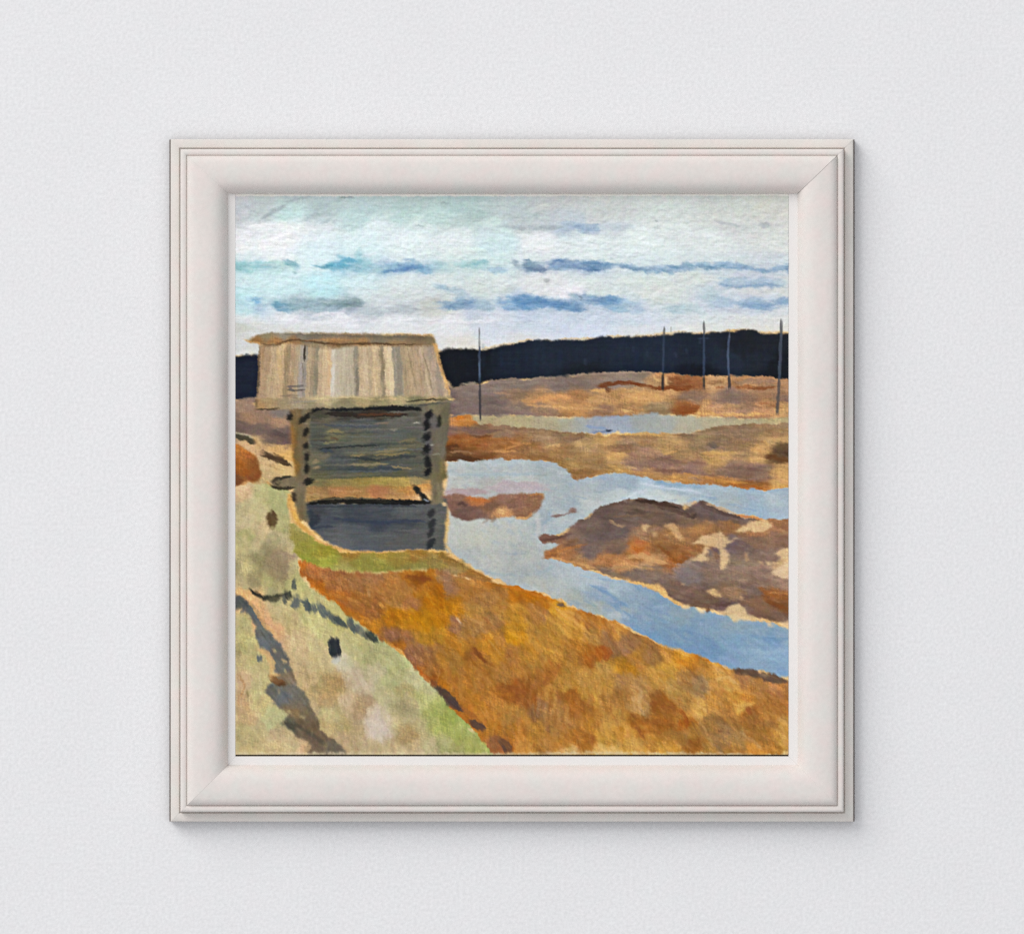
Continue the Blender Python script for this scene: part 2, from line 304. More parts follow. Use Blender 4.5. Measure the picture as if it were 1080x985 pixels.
sl, a = fill(P('240,421 272,421 272,440 470,440 470,404 478,409 500,406.8 520,402 560,400.6 596,399 620,395 660,392.6 700,394.6 735,398 770,398 806,399 840,402 840,441 780,441 735,437 700,436 660,437 640,440 600,438 560,437 500,438 470,440'), lp, 1.0, seed=12, sat=.9, grow=.42, mid=14, ang=0, st=4, warp=4, ws=6, grain=9, gst=9)
scatter(sl, a, 350, 16, 3, 0, jit=8, op=.6, dry=.55, spread=10)
for q, w, c_, o in (('630,407 640,406 652,404 666,404.5 680,406', 4, (116, 62, 30), .9), ('640,410 643,413', 5, (106, 62, 34), .85), ('668,405 682,407 692,410', 3, (120, 62, 26), .85), ('690,410 705,409 720,410 732,408', 4, (122, 64, 28), .85), ('706,400 718,402 730,402', 5, (132, 76, 38), .75),
                    ('776,409 790,408 804,410 816,409', 3.4, (130, 76, 40), .85), ('712,431 722,433 732,431 738,428', 6, (138, 78, 36), .85), ('776,404 800,402 818,402', 4, (150, 120, 100), .7), ('746,404 762,403', 4, (150, 108, 72), .7), ('755,408 764,409', 2, (150, 92, 52), .8),
                    ('560,423 575,421 590,418 602,420', 4, (214, 154, 98), .8), ('520,414 540,416', 2, (172, 138, 108), .6), ('555,427 600,430 640,432', 2, (210, 162, 108), .7), ('655,433 668,434', 2.2, (226, 184, 120), .8), ('735,436 760,437 785,438 810,436', 3, (218, 168, 106), .8),
                    ('690,397 695,404', 3, (222, 180, 120), .7), ('702,397 703,408', 2.4, (224, 182, 126), .8), ('624,413 634,411 640,413', 3, (226, 176, 108), .8), ('488,405 504,403.5', 2, (196, 176, 148), .7), ('560,398.8 590,397 640,393.4 690,392.4', 1.6, (166, 146, 128), .6), ('800,425 812,426', 2, (150, 90, 52), .7)):
    line(P(q), w, c_, o, rag=.6, dry=.3)

# ---- narrow far water
wp = [(500, 441, (172, 162, 134)), (540, 443, (170, 162, 130)), (580, 445, (166, 160, 136)), (600, 443, (164, 166, 152)), (612, 443, (156, 166, 172)), (630, 446, (146, 162, 184)), (650, 447, (148, 164, 188)), (680, 442, (150, 162, 168)), (700, 448, (158, 168, 170)), (725, 446, (170, 172, 158)), (750, 443, (172, 168, 146)), (780, 441, (166, 158, 132)), (828, 441, (168, 156, 120)), (720, 454, (170, 168, 154)), (520, 447, (164, 152, 122))]
sl, a = fill(P('480,438 505,438 560,439 600,441 640,439.5 662,438 690,436 712,438 740,440 790,441.5 840,440 840,452 770,450 740,454 722,457.5 690,458 650,456 610,458 580,454 540,452 500,449 482,447'), wp, 1.6, seed=15, op=.82, sat=1.1, grain=6, ang=90, gst=3, st=1.5, warp=3)
scatter(sl, a, 160, 10, 3, 0, jit=5, op=.5, spread=14)
line(P('640,454 645,453.5'), 2.6, (40, 48, 62), .85); line(P('624,456 640,455'), 2, (110, 124, 150), .7)
line(P('618,450 640,452'), 3, (134, 154, 186), .6)

# ---- second bank
bp = [(474, 444, (206, 140, 80)), (488, 443, (196, 124, 54)), (474, 455, (130, 98, 82)), (500, 454, (136, 102, 80)), (530, 456, (142, 108, 80)), (482, 464, (150, 88, 38)), (505, 466, (152, 90, 38)), (535, 468, (158, 100, 48)), (560, 470, (156, 106, 60)), (480, 481, (104, 66, 36)), (510, 482, (134, 84, 44)), (540, 480, (166, 114, 66)),
      (570, 462, (166, 130, 92)), (565, 480, (170, 122, 74)), (590, 478, (176, 130, 76)), (600, 460, (146, 112, 78)), (620, 468, (188, 148, 96)), (605, 488, (168, 128, 74)), (640, 465, (186, 142, 86)), (630, 484, (164, 124, 78)), (610, 498, (156, 112, 66)), (660, 470, (150, 114, 82)), (650, 480, (206, 156, 90)), (680, 462, (166, 126, 80)), (700, 468, (192, 150, 94)),
      (670, 490, (150, 114, 90)), (700, 490, (142, 106, 88)), (680, 480, (156, 118, 92)), (720, 478, (172, 132, 84)), (740, 462, (152, 122, 86)), (755, 468, (140, 112, 84)), (780, 455, (150, 118, 86)), (820, 456, (160, 122, 82)), (785, 470, (158, 122, 82)), (760, 485, (196, 150, 88)), (730, 495, (148, 110, 92)), (770, 495, (144, 110, 88)), (805, 478, (206, 156, 94)), (800, 500, (140, 106, 86)),
      (828, 475, (96, 72, 48)), (822, 483, (110, 78, 46)), (828, 496, (212, 160, 92)), (720, 505, (192, 138, 76)), (690, 503, (170, 126, 76)), (760, 511, (182, 122, 64)), (800, 513, (176, 112, 54)), (828, 508, (206, 156, 90)), (650, 497, (182, 140, 80)), (680, 455, (196, 152, 92)), (820, 463, (204, 160, 100)), (820, 448, (156, 124, 88))]
sl, a = fill(P('468,441 496,438 497,447 530,451 560,453 600,457 640,460 690,459 722,459 742,455 760,450 790,448 840,449 840,511 822,515 800,517 775,515 750,512 725,510 700,507 680,504 655,499 640,498.5 622,502 606,506 598,500 594,492 586,488 570,485.5 540,484.5 520,485 500,486.5 486,484 472,487 467,484'), bp, 1.2, seed=18, sat=.88, grow=.45, mid=16, ang=2, st=4, warp=4.5, ws=6, grain=10, gst=9)
scatter(sl, a, 620, 15, 3.2, 2, jit=9, op=.6, dry=.55, spread=14)
for q, w, c_, o in (('470,452 486,452 505,455 530,454', 4, (122, 92, 80), .75), ('494,459 506,461 520,459', 1.8, (96, 56, 28), .75), ('470,474 478,470 484,472', 4, (88, 52, 26), .85), ('470,483 482,481 496,484 510,486', 5, (84, 56, 34), .85), ('474,477 488,476 500,478', 2, (160, 120, 88), .7), ('520,476 545,476', 2.6, (206, 150, 92), .75),
                    ('545,467 560,468', 2.4, (196, 142, 86), .7), ('536,465 548,469 530,474', 2.2, (210, 150, 88), .6), ('480,440 490,441', 4, (204, 120, 40), .8), ('467,448 470,440 478,438', 2.6, (228, 176, 116), .85), ('466,456 468,470 467,485', 3.4, (226, 164, 98), .85), ('576,471 590,469 586,472', 2, (222, 176, 116), .75),
                    ('750,469 757,471', 5, (108, 92, 84), .75), ('808,481 820,484 832,486', 5, (104, 66, 34), .8), ('818,472 832,470', 8, (104, 80, 54), .55), ('640,472 652,474 668,471', 5, (140, 104, 74), .7), ('690,495 705,497 718,497', 4, (124, 88, 70), .75), ('720,500 740,503 760,507 790,510', 3, (206, 146, 74), .7),
                    ('770,511 785,514 806,515', 4, (160, 96, 44), .7), ('740,477 760,479 780,477', 2.6, (210, 166, 100), .7), ('700,479 715,475', 2.6, (214, 166, 100), .7), ('662,492 664,493 672,494', 2, (216, 176, 120), .6), ('806,465 812,470', 3, (214, 168, 104), .75), ('640,490 660,497 690,500', 2.6, (204, 156, 92), .6), ('650,459 680,457 700,460', 2, (210, 166, 100), .75)):
    line(P(q), w, c_, o, rag=.6, dry=.35)

# ---- the river
rp = [(480, 492, (178, 192, 210)), (510, 490, (172, 190, 214)), (545, 492, (172, 190, 214)), (580, 494, (160, 178, 204)), (480, 505, (190, 200, 214)), (500, 500, (166, 184, 208)), (540, 506, (182, 196, 212)), (590, 502, (168, 184, 206)), (475, 516, (196, 188, 200)), (520, 514, (178, 176, 188)), (555, 514, (188, 190, 200)), (600, 510, (160, 178, 204)),
      (585, 525, (166, 184, 208)), (590, 545, (176, 190, 210)), (575, 550, (150, 176, 208)), (600, 530, (152, 172, 204)), (620, 515, (172, 186, 208)), (640, 512, (156, 176, 208)), (660, 508, (150, 172, 204)), (620, 530, (188, 198, 212)), (650, 520, (192, 206, 220)), (680, 512, (176, 200, 228)), (700, 508, (138, 166, 206)), (690, 518, (206, 214, 226)), (720, 516, (160, 182, 212)), (740, 516, (172, 190, 214)),
      (715, 526, (200, 206, 212)), (760, 520, (172, 188, 208)), (790, 524, (158, 178, 204)), (828, 520, (164, 180, 204)), (800, 535, (156, 180, 212)), (828, 540, (168, 186, 212)), (770, 530, (170, 182, 196)), (815, 530, (180, 194, 212)),
      (480, 555, (192, 196, 204)), (520, 555, (188, 194, 200)), (490, 575, (190, 194, 196)), (500, 570, (196, 200, 196)), (535, 560, (190, 196, 200)), (555, 552, (182, 192, 206)), (545, 582, (160, 174, 194)), (535, 583, (180, 188, 200)), (580, 555, (172, 190, 214)), (490, 582, (166, 182, 204)), (520, 590, (184, 190, 200)), (515, 602, (180, 188, 200)), (560, 590, (182, 188, 196)), (545, 607, (164, 178, 198)), (570, 600, (160, 176, 198)),
      (560, 615, (186, 190, 194)), (590, 600, (172, 188, 212)), (605, 605, (176, 192, 218)), (590, 618, (176, 188, 202)), (575, 626, (188, 188, 182)), (625, 615, (172, 192, 220)), (610, 632, (170, 178, 180)), (630, 626, (130, 164, 212)), (650, 622, (160, 184, 214)), (625, 640, (168, 178, 180)), (648, 636, (122, 156, 204)), (650, 650, (176, 188, 198)), (640, 652, (160, 174, 184)), (670, 630, (138, 166, 204)), (690, 642, (126, 160, 204)),
      (665, 658, (122, 158, 206)), (700, 655, (126, 158, 198)), (720, 648, (142, 166, 190)), (690, 672, (112, 152, 202)), (720, 672, (118, 154, 198)), (750, 660, (130, 160, 198)), (770, 660, (146, 170, 194)), (740, 685, (116, 152, 200)), (780, 675, (126, 162, 204)), (800, 668, (140, 168, 200)), (815, 675, (112, 150, 204)), (828, 672, (146, 172, 200)), (770, 695, (128, 160, 202)), (800, 690, (140, 172, 210)), (828, 690, (138, 172, 216)), (800, 705, (136, 166, 202)), (828, 708, (134, 168, 212))]
river = P('474,487 500,486.8 540,486 570,486.6 586,489.5 594,495 599,502 607,507 622,503.5 640,500 660,501.5 680,505.5 720,511 760,514 800,518 822,516.5 840,513 840,548 812,547 790,543 770,539 750,533 733,529 712,532 690,528.6 668,525.6 650,529.6 634,533 612,549 598,557 588,563 568,566 578,571 596,572 580,582 572,588 592,592 606,597 622,603 645,611 668,615 690,624 706,634 724,641 748,646 770,650 800,655 820,660 840,666 840,716 822,711 800,706 776,705 760,699 742,692 720,686 700,680 690,674 668,662 650,655 634,649 610,641 596,633 578,627 560,621 545,618 530,613 515,606 500,597 484,588 471,582 474,560 476,546 474,530 470,520 474,505')
sl, a = poly(river, 1.6, soft=1, seed=21, grow=.4)
c = field(sl, rp, ax=1.5, p=2.2, warp=5, ws=8, ang=12, st=3, seed=22, s0=40, grain=6, gs=1.5, gst=4)
lum = c.mean(-1, keepdims=True); c = lum + (c - lum) * np.clip(.5 + (GX[sl] - 560) / 500, .45, .88)[..., None]
c = c * np.array([.985, .985, .93], np.float32)
put(sl, a, c, .05)
scatter(sl, a, 900, 15, 4, lambda x, y: 3 if y < 545 else (22 if x > 560 else 70), jit=6, op=.5, dry=.55, spread=18)
scatter(sl, a * (GX[sl] < 600), 460, 13, 3.2, lambda x, y: 4 if y < 545 else 60, jit=7, op=.6, dry=.6, spread=25, tint=[(146, 166, 190), (210, 212, 208), (178, 180, 172), (196, 190, 168)])
scatter(sl, a * (GX[sl] > 600), 260, 18, 3.2, lambda x, y: 20 if y > 560 else 5, jit=6, op=.55, dry=.6, spread=14, tint=[(92, 130, 180), (160, 180, 194), (116, 150, 192), (176, 186, 190)])
for q, w, c_, o in (('624,617 640,625 652,634 664,640', 3.4, (98, 140, 204), .8), ('640,622 656,630', 3.4, (176, 194, 216), .6), ('646,638 660,648 672,655', 6, (110, 150, 206), .75), ('664,660 684,669 704,676', 5, (112, 150, 202), .7), ('500,600 525,606 550,607 560,605', 2.4, (158, 170, 190), .7), ('528,583 545,584 556,582', 2.6, (150, 164, 188), .7),
                    ('480,500 510,501 540,500 570,500', 3, (160, 180, 206), .6), ('676,510 700,514 724,517 740,520', 3, (212, 222, 236), .8), ('692,508 720,512 745,514', 3.4, (138, 164, 204), .7), ('660,526 668,521 684,517', 3, (214, 222, 230), .7), ('790,670 812,674 832,674', 3.4, (102, 142, 200), .7), ('780,684 810,688 832,686', 4, (150, 180, 216), .6),
                    ('640,648 656,648 664,652', 4, (186, 196, 210), .65), ('565,606 580,600 586,596', 4, (154, 172, 196), .6), ('740,680 756,684 770,692', 4, (108, 144, 200), .6), ('576,640 590,642', 1, (150, 150, 150), .1), ('574,552 580,545 582,535', 3, (140, 166, 204), .65), ('705,651 725,655 745,662 770,664', 3, (120, 152, 196), .6)):
    line(P(q), w, dsat(c_, .72), o * .8, rag=.8, soft=1.6, dry=.4)
for q, w, c_, o in (('582,544.5 588,544 592,543', 3.2, (132, 110, 104), .9), ('590,543.5 600,541.5', 1.6, (140, 122, 118), .85), ('600,541 604,538 608,541', 4, (136, 108, 98), .9)):
    line(P(q), w, c_, o)

# ---- small mud island
blob(548, 514, 30, 6, (184, 166, 170), .65, .4, st=3); blob(490, 519, 26, 4, (176, 150, 150), .7, .4, st=3); line(P('530,508 555,511 572,516'), 4, (184, 172, 178), .6)
ip = [(476, 526, (140, 104, 88)), (505, 527, (178, 112, 66)), (490, 538, (110, 84, 74)), (520, 535, (126, 92, 72)), (545, 528, (134, 98, 80)), (535, 522, (150, 112, 94)), (566, 528, (140, 102, 76)), (555, 540, (142, 104, 78)), (528, 541, (192, 142, 98)), (478, 532, (128, 94, 80)), (502, 544, (120, 90, 80))]
sl, a = fill(P('464,524 472,521 486,521 500,524 514,526 522,523 530,520.5 550,521 568,520.5 574,523 573,529 567,539 559,546 552,546 540,544.5 526,546 518,548 508,547 494,549 482,547 476,543 473,535'), ip, 1.0, seed=25, warp=3, ws=6, ang=-8)
scatter(sl, a, 90, 12, 3, -6, jit=7, op=.6)
for q, w, c_, o in (('494,525 506,528 514,528', 3.4, (190, 116, 62), .8), ('482,533 488,530 492,534', 3, (86, 62, 54), .8), ('524,540 532,538 530,543', 3.5, (216, 170, 116), .85), ('522,545 518,551', 2, (134, 104, 84), .8), ('514,547 510,552', 1.5, (134, 110, 98), .7), ('560,522 572,521 573,528', 2.4, (176, 124, 76), .8), ('544,546 556,546 562,541', 2, (210, 160, 104), .8), ('566,540 568,555 566,566', 4, (206, 202, 196), .6)):
    line(P(q), w, c_, o)

# ---- large mud island
mp = [(580, 567, (124, 92, 76)), (600, 560, (134, 106, 92)), (620, 552, (116, 94, 84)), (640, 540, (104, 84, 76)), (660, 533, (108, 86, 74)), (680, 535, (106, 84, 70)), (705, 538, (108, 86, 74)), (730, 541, (98, 78, 70)), (742, 536, (112, 92, 86)), (760, 544, (108, 88, 82)), (780, 549, (120, 98, 88)), (720, 547, (128, 100, 78)), (690, 547, (112, 88, 72)), (660, 548, (110, 90, 80)), (630, 565, (112, 92, 84)), (650, 562, (108, 90, 84)),
      (600, 575, (142, 102, 74)), (590, 582, (170, 112, 66)), (620, 580, (120, 98, 88)), (650, 575, (122, 96, 80)), (640, 590, (180, 120, 66)), (665, 584, (170, 112, 62)), (672, 578, (190, 116, 56)), (655, 595, (200, 140, 86)), (690, 592, (202, 150, 96)), (680, 562, (156, 116, 82)), (700, 575, (150, 100, 54)), (715, 585, (152, 92, 40)), (730, 578, (158, 106, 60)), (715, 565, (164, 118, 72)), (740, 560, (168, 116, 68)), (770, 556, (158, 108, 66)), (705, 596, (170, 106, 56)),
      (800, 560, (162, 110, 70)), (828, 555, (162, 112, 74)), (800, 570, (134, 100, 80)), (820, 568, (140, 104, 82)), (770, 575, (118, 96, 94)), (790, 580, (124, 100, 90)), (780, 590, (142, 118, 98)), (810, 585, (134, 106, 90)), (750, 590, (138, 110, 90)), (735, 600, (134, 114, 104)), (728, 608, (132, 116, 112)), (755, 605, (136, 110, 94)), (780, 605, (146, 118, 98)), (805, 605, (148, 118, 100)), (690, 605, (134, 110, 94)), (670, 605, (128, 106, 92)), (640, 602, (140, 116, 96)),
      (700, 615, (126, 100, 86)), (730, 625, (124, 96, 80)), (750, 632, (116, 88, 70)), (770, 625, (146, 112, 82)), (790, 622, (128, 102, 92)), (800, 615, (140, 110, 92)), (825, 615, (156, 122, 100)), (815, 628, (148, 92, 48)), (828, 640, (132, 82, 42)), (800, 640, (134, 98, 72)), (820, 652, (126, 94, 76)), (780, 645, (130, 100, 86)), (765, 637, (110, 86, 80)), (705, 625, (120, 94, 80)), (612, 590, (176, 126, 78)), (830, 600, (206, 168, 120)), (660, 615, (190, 150, 96))]
isl = P('566,569 574,566 590,565.5 600,561 602,557 612,551 622,544 634,534 650,531.5 662,529.5 668,526.4 678,527 690,529.6 704,530.5 714,533 724,538.5 733,533.5 740,528.4 748,532 760,537.5 772,542 784,546 796,548.5 820,549 840,549 840,660 822,656 800,650 780,648 760,645 742,641 724,638 712,632 702,622 690,617 676,613 660,611 644,606 630,602 614,597 600,592.5 584,589 570,587 580,582 592,577 594,572 576,571')
sl, a = fill(isl, mp, 1.6, seed=28, sat=.9, grow=.42, mid=13, warp=5, ws=9, ang=8, st=2.5, grain=9, gst=7)
scatter(sl, a, 750, 15, 3.6, lambda x, y: 8 if x > 660 else -25, jit=8, op=.6, dry=.55, spread=22)
for q, w, c_, o in (('668,527 680,529 700,531 716,536', 3.4, (62, 46, 38), .85), ('690,531 712,539 730,545', 4, (86, 64, 54), .8), ('730,543 733,546', 6, (70, 54, 48), .8), ('738,530 750,537 764,542 782,546', 4, (92, 74, 68), .8), ('745,531 765,538 785,545 804,547', 3, (204, 174, 138), .75), ('718,532 728,532 736,528', 3, (196, 178, 158), .65), ('776,543 796,546 806,548', 2, (196, 128, 76), .8),
                    ('678,537 700,540 716,541', 2, (130, 104, 84), .5), ('646,545 680,543', 2, (130, 102, 76), .5), ('706,588 714,593 722,591', 3, (150, 82, 26), .8), ('694,575 706,585 716,592 728,587', 3, (130, 78, 34), .7), ('668,577 676,582 680,576', 4, (178, 100, 38), .75), ('660,588 676,586 694,592 704,594', 5, (214, 166, 110), .75), ('640,600 660,597 690,600', 2.6, (176, 140, 92), .7),
                    ('572,570 590,567 605,562', 2.6, (96, 70, 60), .7), ('578,585 600,578 620,573', 2.4, (184, 118, 62), .6), ('580,588 610,594 630,600', 2.6, (216, 166, 108), .7), ('642,549 650,553 660,555', 2.4, (178, 146, 110), .75), ('700,552 706,558 712,562', 2.2, (190, 146, 100), .6)):
    line(P(q), w, c_, o, rag=.6, dry=.3)
cream = (224, 190, 142)
for t, c_ in (('729,573 738,570 741,564 750,563 760,562 768,568 772,568 780,567 770,573 764,578 756,578 752,576 744,575 736,574', cream), ('758,578 762,577 768,582 769,590 765,598 762,601 759,598 761,590', cream), ('744,577 748,578 747,583 744,586 748,589 742,592 732,591 724,593 730,589 740,583', cream),
              ('776,561 780,556 788,553 794,549 806,548 814,550 814,556 804,560 792,561 786,560 780,561', cream), ('816,583 824,579 832,576 836,576 836,594 828,592 822,589', cream), ('812,604 820,599 828,595 836,594 836,614 826,611 818,608', (226, 196, 158)), ('676,554 684,553 687,556 682,560 678,559', (202, 168, 122)),
              ('702,554 708,552 718,553 716,556 718,562 722,566 720,571 714,566 708,560', (204, 162, 114)), ('745,622 752,622 760,626 762,630 752,629 748,627', (206, 170, 122)), ('779,628 784,630 782,633', (200, 164, 120)), ('786,582 790,590 787,592 784,586', (196, 158, 116)), ('808,592 816,595 812,597', cream), ('718,615 723,616 720,619', (206, 168, 122)), ('798,591 806,593 802,595', (196, 160, 120)),
              ('688,560 694,562 692,568', (206, 166, 118)), ('765,645 770,640 778,638 784,640 788,648 800,652 806,655 790,654 780,653 774,656 770,650 758,648 750,645 762,645', (230, 200, 150)), ('808,656 818,659 812,661', (230, 196, 150)), ('820,658 836,654 836,668 828,662', (230, 200, 152)), ('720,637 728,639 726,642 718,640', (230, 200, 150)), ('680,616 696,616 706,626 696,624 684,620', (218, 172, 110)), ('700,624 712,632 722,638 714,636', (222, 180, 122)), ('732,641 746,643 740,646', (232, 206, 160))):
    fill(P(t), c_, 2.2, seed=int(sum(map(ord, t[:7]))), op=.86, grain=8, ang=-20)
isl_sl, isl_a = poly(isl, 1.0, seed=28)
scatter(isl_sl, isl_a * (GX[isl_sl] > 670), 260, 10, 2.2, -30, jit=7, op=.5, dry=.6, spread=40, tint=[(134, 106, 88), (168, 128, 92), (206, 168, 122)])
for q, w, c_, o in (('745,644 749,643', 2.4, (84, 52, 30), .9), ('800,620 815,628 832,632', 4, (146, 90, 42), .75), ('806,632 820,638 832,642', 3.5, (124, 72, 32), .8), ('808,625 832,626', 2, (180, 130, 80), .6), ('752,637 765,638 772,634', 4, (96, 70, 60), .7), ('748,580 750,586', 3.5, (120, 104, 98), .8), ('754,582 758,590', 4, (124, 92, 64), .7), ('766,568 782,572 792,577', 3, (114, 90, 88), .7), ('726,604 736,606', 8, (136, 122, 118), .5), ('660,614 676,615 690,619 704,630 720,638', 2, (224, 184, 118), .7)):
    line(P(q), w, c_, o, rag=.6, dry=.3)

# ---- ground left of the store house: mud, log ends, rust earth
gp = [(252, 428, (156, 128, 108)), (275, 436, (152, 122, 100)), (295, 445, (166, 132, 106)), (300, 434, (130, 118, 108)), (265, 440, (160, 126, 100)), (252, 447, (116, 96, 86)), (275, 453, (118, 98, 88)), (298, 457, (112, 92, 86)), (250, 452, (108, 90, 80)), (285, 463, (112, 94, 82)), (300, 466, (104, 84, 76)),
      (270, 467, (212, 176, 124)), (295, 474, (214, 172, 112)), (305, 480, (220, 174, 104)), (262, 474, (206, 166, 122)), (280, 485, (208, 176, 128)), (300, 495, (212, 180, 124)), (285, 500, (196, 168, 122)), (275, 505, (190, 164, 116)), (258, 510, (196, 146, 96))]
sl, a = fill(P('240,422 264,422 272,432 312,432 312,500 300,514 262,514 240,520'), gp, .8, seed=31, warp=4, ws=6, ang=14, st=3)
scatter(sl, a, 140, 12, 3, 16, jit=6, op=.6)
for q, w, c_, o in (('248,459 258,462 270,468', 5, (66, 62, 46), .9), ('248,456 260,459 268,463', 1.8, (190, 178, 148), .8), ('277,478 286,482 296,486 307,491', 6, (74, 56, 36), .92), ('288,478 300,483', 1.6, (110, 84, 50), .7), ('284,490 294,496', 1, (140, 108, 70), .6), ('268,463 275,473', 1.4, (180, 140, 92), .7), ('286,455 300,459 306,459', 4, (88, 72, 68), .7), ('290,467 304,468', 3, (104, 82, 80), .8), ('276,449 284,453', 3, (126, 102, 92), .6)):
    line(P(q), w, c_, o, taper=(.9, .25))
sl, a = fill(P('240,470 250,468 258,473 266,478 272,486 274,494 276,500 273,508 266,509 260,506 254,510 250,513 240,514'), [(252, 474, (176, 112, 50)), (262, 480, (166, 100, 46)), (255, 490, (162, 96, 36)), (268, 490, (138, 84, 40)), (268, 503, (136, 82, 40)), (252, 505, (120, 72, 40)), (258, 498, (150, 86, 32))], 1.0, seed=33, ang=40)
scatter(sl, a, 60, 12, 3, 40, jit=9, op=.6)

# ---- pale meadow in the foreground
mg = [(254, 520, (206, 176, 130)), (258, 530, (184, 174, 126)), (275, 525, (176, 172, 116)), (296, 520, (166, 166, 108)), (298, 535, (162, 164, 106)), (270, 545, (186, 176, 126)), (254, 550, (190, 178, 132)), (296, 552, (164, 160, 104)), (278, 558, (190, 172, 126)), (260, 565, (166, 162, 104)), (252, 575, (180, 172, 116)), (270, 575, (186, 174, 124)), (290, 572, (164, 156, 110)), (300, 572, (180, 170, 124)), (308, 575, (186, 174, 120)), (282, 580, (138, 132, 92)), (292, 590, (140, 124, 90)), (300, 595, (146, 130, 98)), (302, 585, (150, 132, 100)), (290, 605, (142, 128, 92)),
      (272, 590, (142, 134, 88)), (262, 600, (174, 166, 112)), (252, 600, (152, 144, 98)), (255, 615, (168, 158, 110)), (268, 612, (146, 134, 92)), (280, 612, (166, 162, 102)), (308, 600, (178, 168, 114)), (312, 612, (176, 172, 108)), (298, 616, (172, 168, 108)), (310, 565, (160, 150, 92)), (258, 625, (206, 164, 104)), (270, 628, (204, 166, 110)), (290, 625, (150, 146, 100)),
      (265, 640, (212, 166, 110)), (275, 655, (204, 162, 110)), (285, 665, (202, 158, 110)), (295, 645, (182, 168, 116)), (310, 650, (180, 166, 112)), (290, 680, (196, 164, 118)), (320, 645, (176, 172, 110)), (340, 660, (182, 176, 116)), (355, 655, (178, 172, 106)), (330, 680, (186, 172, 120)), (315, 680, (188, 166, 120)), (310, 700, (184, 164, 116)), (375, 670, (178, 172, 112)), (340, 700, (182, 168, 116)), (325, 715, (184, 162, 112)), (335, 725, (160, 142, 92)), (350, 722, (156, 132, 84)), (345, 735, (164, 140, 92)), (360, 700, (190, 182, 150)), (375, 690, (172, 168, 116)), (385, 680, (168, 166, 108)), (370, 715, (184, 170, 136)),
      (330, 745, (180, 162, 114)), (390, 695, (160, 160, 106)), (405, 690, (168, 168, 110)), (415, 705, (170, 172, 114)), (395, 710, (178, 170, 128)), (385, 725, (186, 172, 138)), (378, 745, (166, 144, 104)), (385, 742, (164, 142, 106)), (395, 755, (192, 178, 150)), (398, 768, (200, 186, 164)), (370, 740, (182, 162, 122)), (405, 735, (178, 172, 124)), (415, 720, (166, 168, 114)), (422, 728, (156, 148, 96)), (430, 745, (160, 150, 104)), (432, 775, (158, 136, 90)), (425, 760, (172, 162, 114)), (440, 765, (170, 160, 112)), (440, 715, (178, 176, 126)),
      (450, 725, (172, 170, 120)), (445, 735, (164, 166, 102)), (460, 745, (150, 158, 86)), (470, 760, (144, 154, 74)), (460, 760, (156, 158, 94)), (480, 775, (152, 160, 78)), (500, 785, (150, 156, 78)), (490, 765, (154, 164, 84)), (470, 785, (158, 158, 100)), (455, 785, (176, 166, 120)), (430, 790, (182, 166, 122)), (480, 790, (146, 146, 84)), (400, 788, (178, 162, 118)), (375, 775, (164, 146, 104)), (360, 765, (160, 146, 96)), (358, 780, (172, 152, 108)), (350, 755, (176, 166, 112)), (345, 770, (176, 158, 104)),
      (255, 660, (178, 170, 112)), (262, 680, (172, 166, 106)), (254, 700, (176, 162, 110)), (268, 700, (178, 168, 112)), (258, 715, (190, 164, 120)), (256, 740, (176, 148, 104)), (270, 725, (180, 172, 116)), (262, 755, (176, 152, 106)), (275, 745, (180, 166, 112)), (290, 755, (178, 178, 122)), (282, 762, (180, 180, 124)), (258, 775, (178, 166, 112)), (265, 790, (186, 168, 114)), (290, 778, (178, 160, 116)), (310, 785, (184, 168, 120)), (275, 765, (172, 158, 110)), (320, 788, (200, 168, 120)), (285, 790, (180, 162, 112))]
sl, a = fill(P('240,519 252,515 262,509 276,512 300,515 304,519 303,532 304,545 308,560 314,572 316,585 312,592 314,605 322,618 345,628 368,645 386,662 404,676 418,686 431,696 444,712 458,722 468,733 480,746 492,758 504,770 514,781 524,790 530,805 240,805'), mg, 1.4, seed=35, sh=(13, 9, 13), grow=.4, mid=9, ax=1.0, warp=6, ws=10, ang=70, st=1.6, grain=7, gst=5)
scatter(sl, a, 1900, 13, 4, lambda x, y: 80 if x > 320 else 100, jit=6, op=.5, dry=.55, spread=28)
scatter(sl, a, 520, 16, 2.6, lambda x, y: 78 if x > 320 else 100, jit=5, op=.45, dry=.65, spread=16, tint=[(204, 196, 150), (160, 165, 102), (194, 182, 146), (150, 140, 96)])
scatter(sl, a, 800, 8, 2.2, lambda x, y: 95, jit=13, op=.4, dry=.65, spread=40)
for x, y, rx, ry, c_, o in ((353, 720, 16, 14, (156, 132, 84), .35), (384, 742, 11, 14, (162, 138, 100), .4), (432, 775, 11, 12, (154, 132, 86), .45), (398, 766, 9, 13, (206, 194, 176), .45), (362, 698, 10, 6, (194, 188, 160), .5), (292, 596, 16, 20, (146, 130, 94), .4), (270, 598, 7, 16, (140, 132, 92), .4), (466, 758, 16, 18, (144, 154, 74), .35)):
    blob(x, y, rx, ry, c_, o, .5, soft=.8)
line(P('286,539 287,548 287,557'), 8.5, (84, 62, 36), .92, taper=(.4, .6)); line(P('284,546 285,552'), 4, (96, 76, 44), .7)

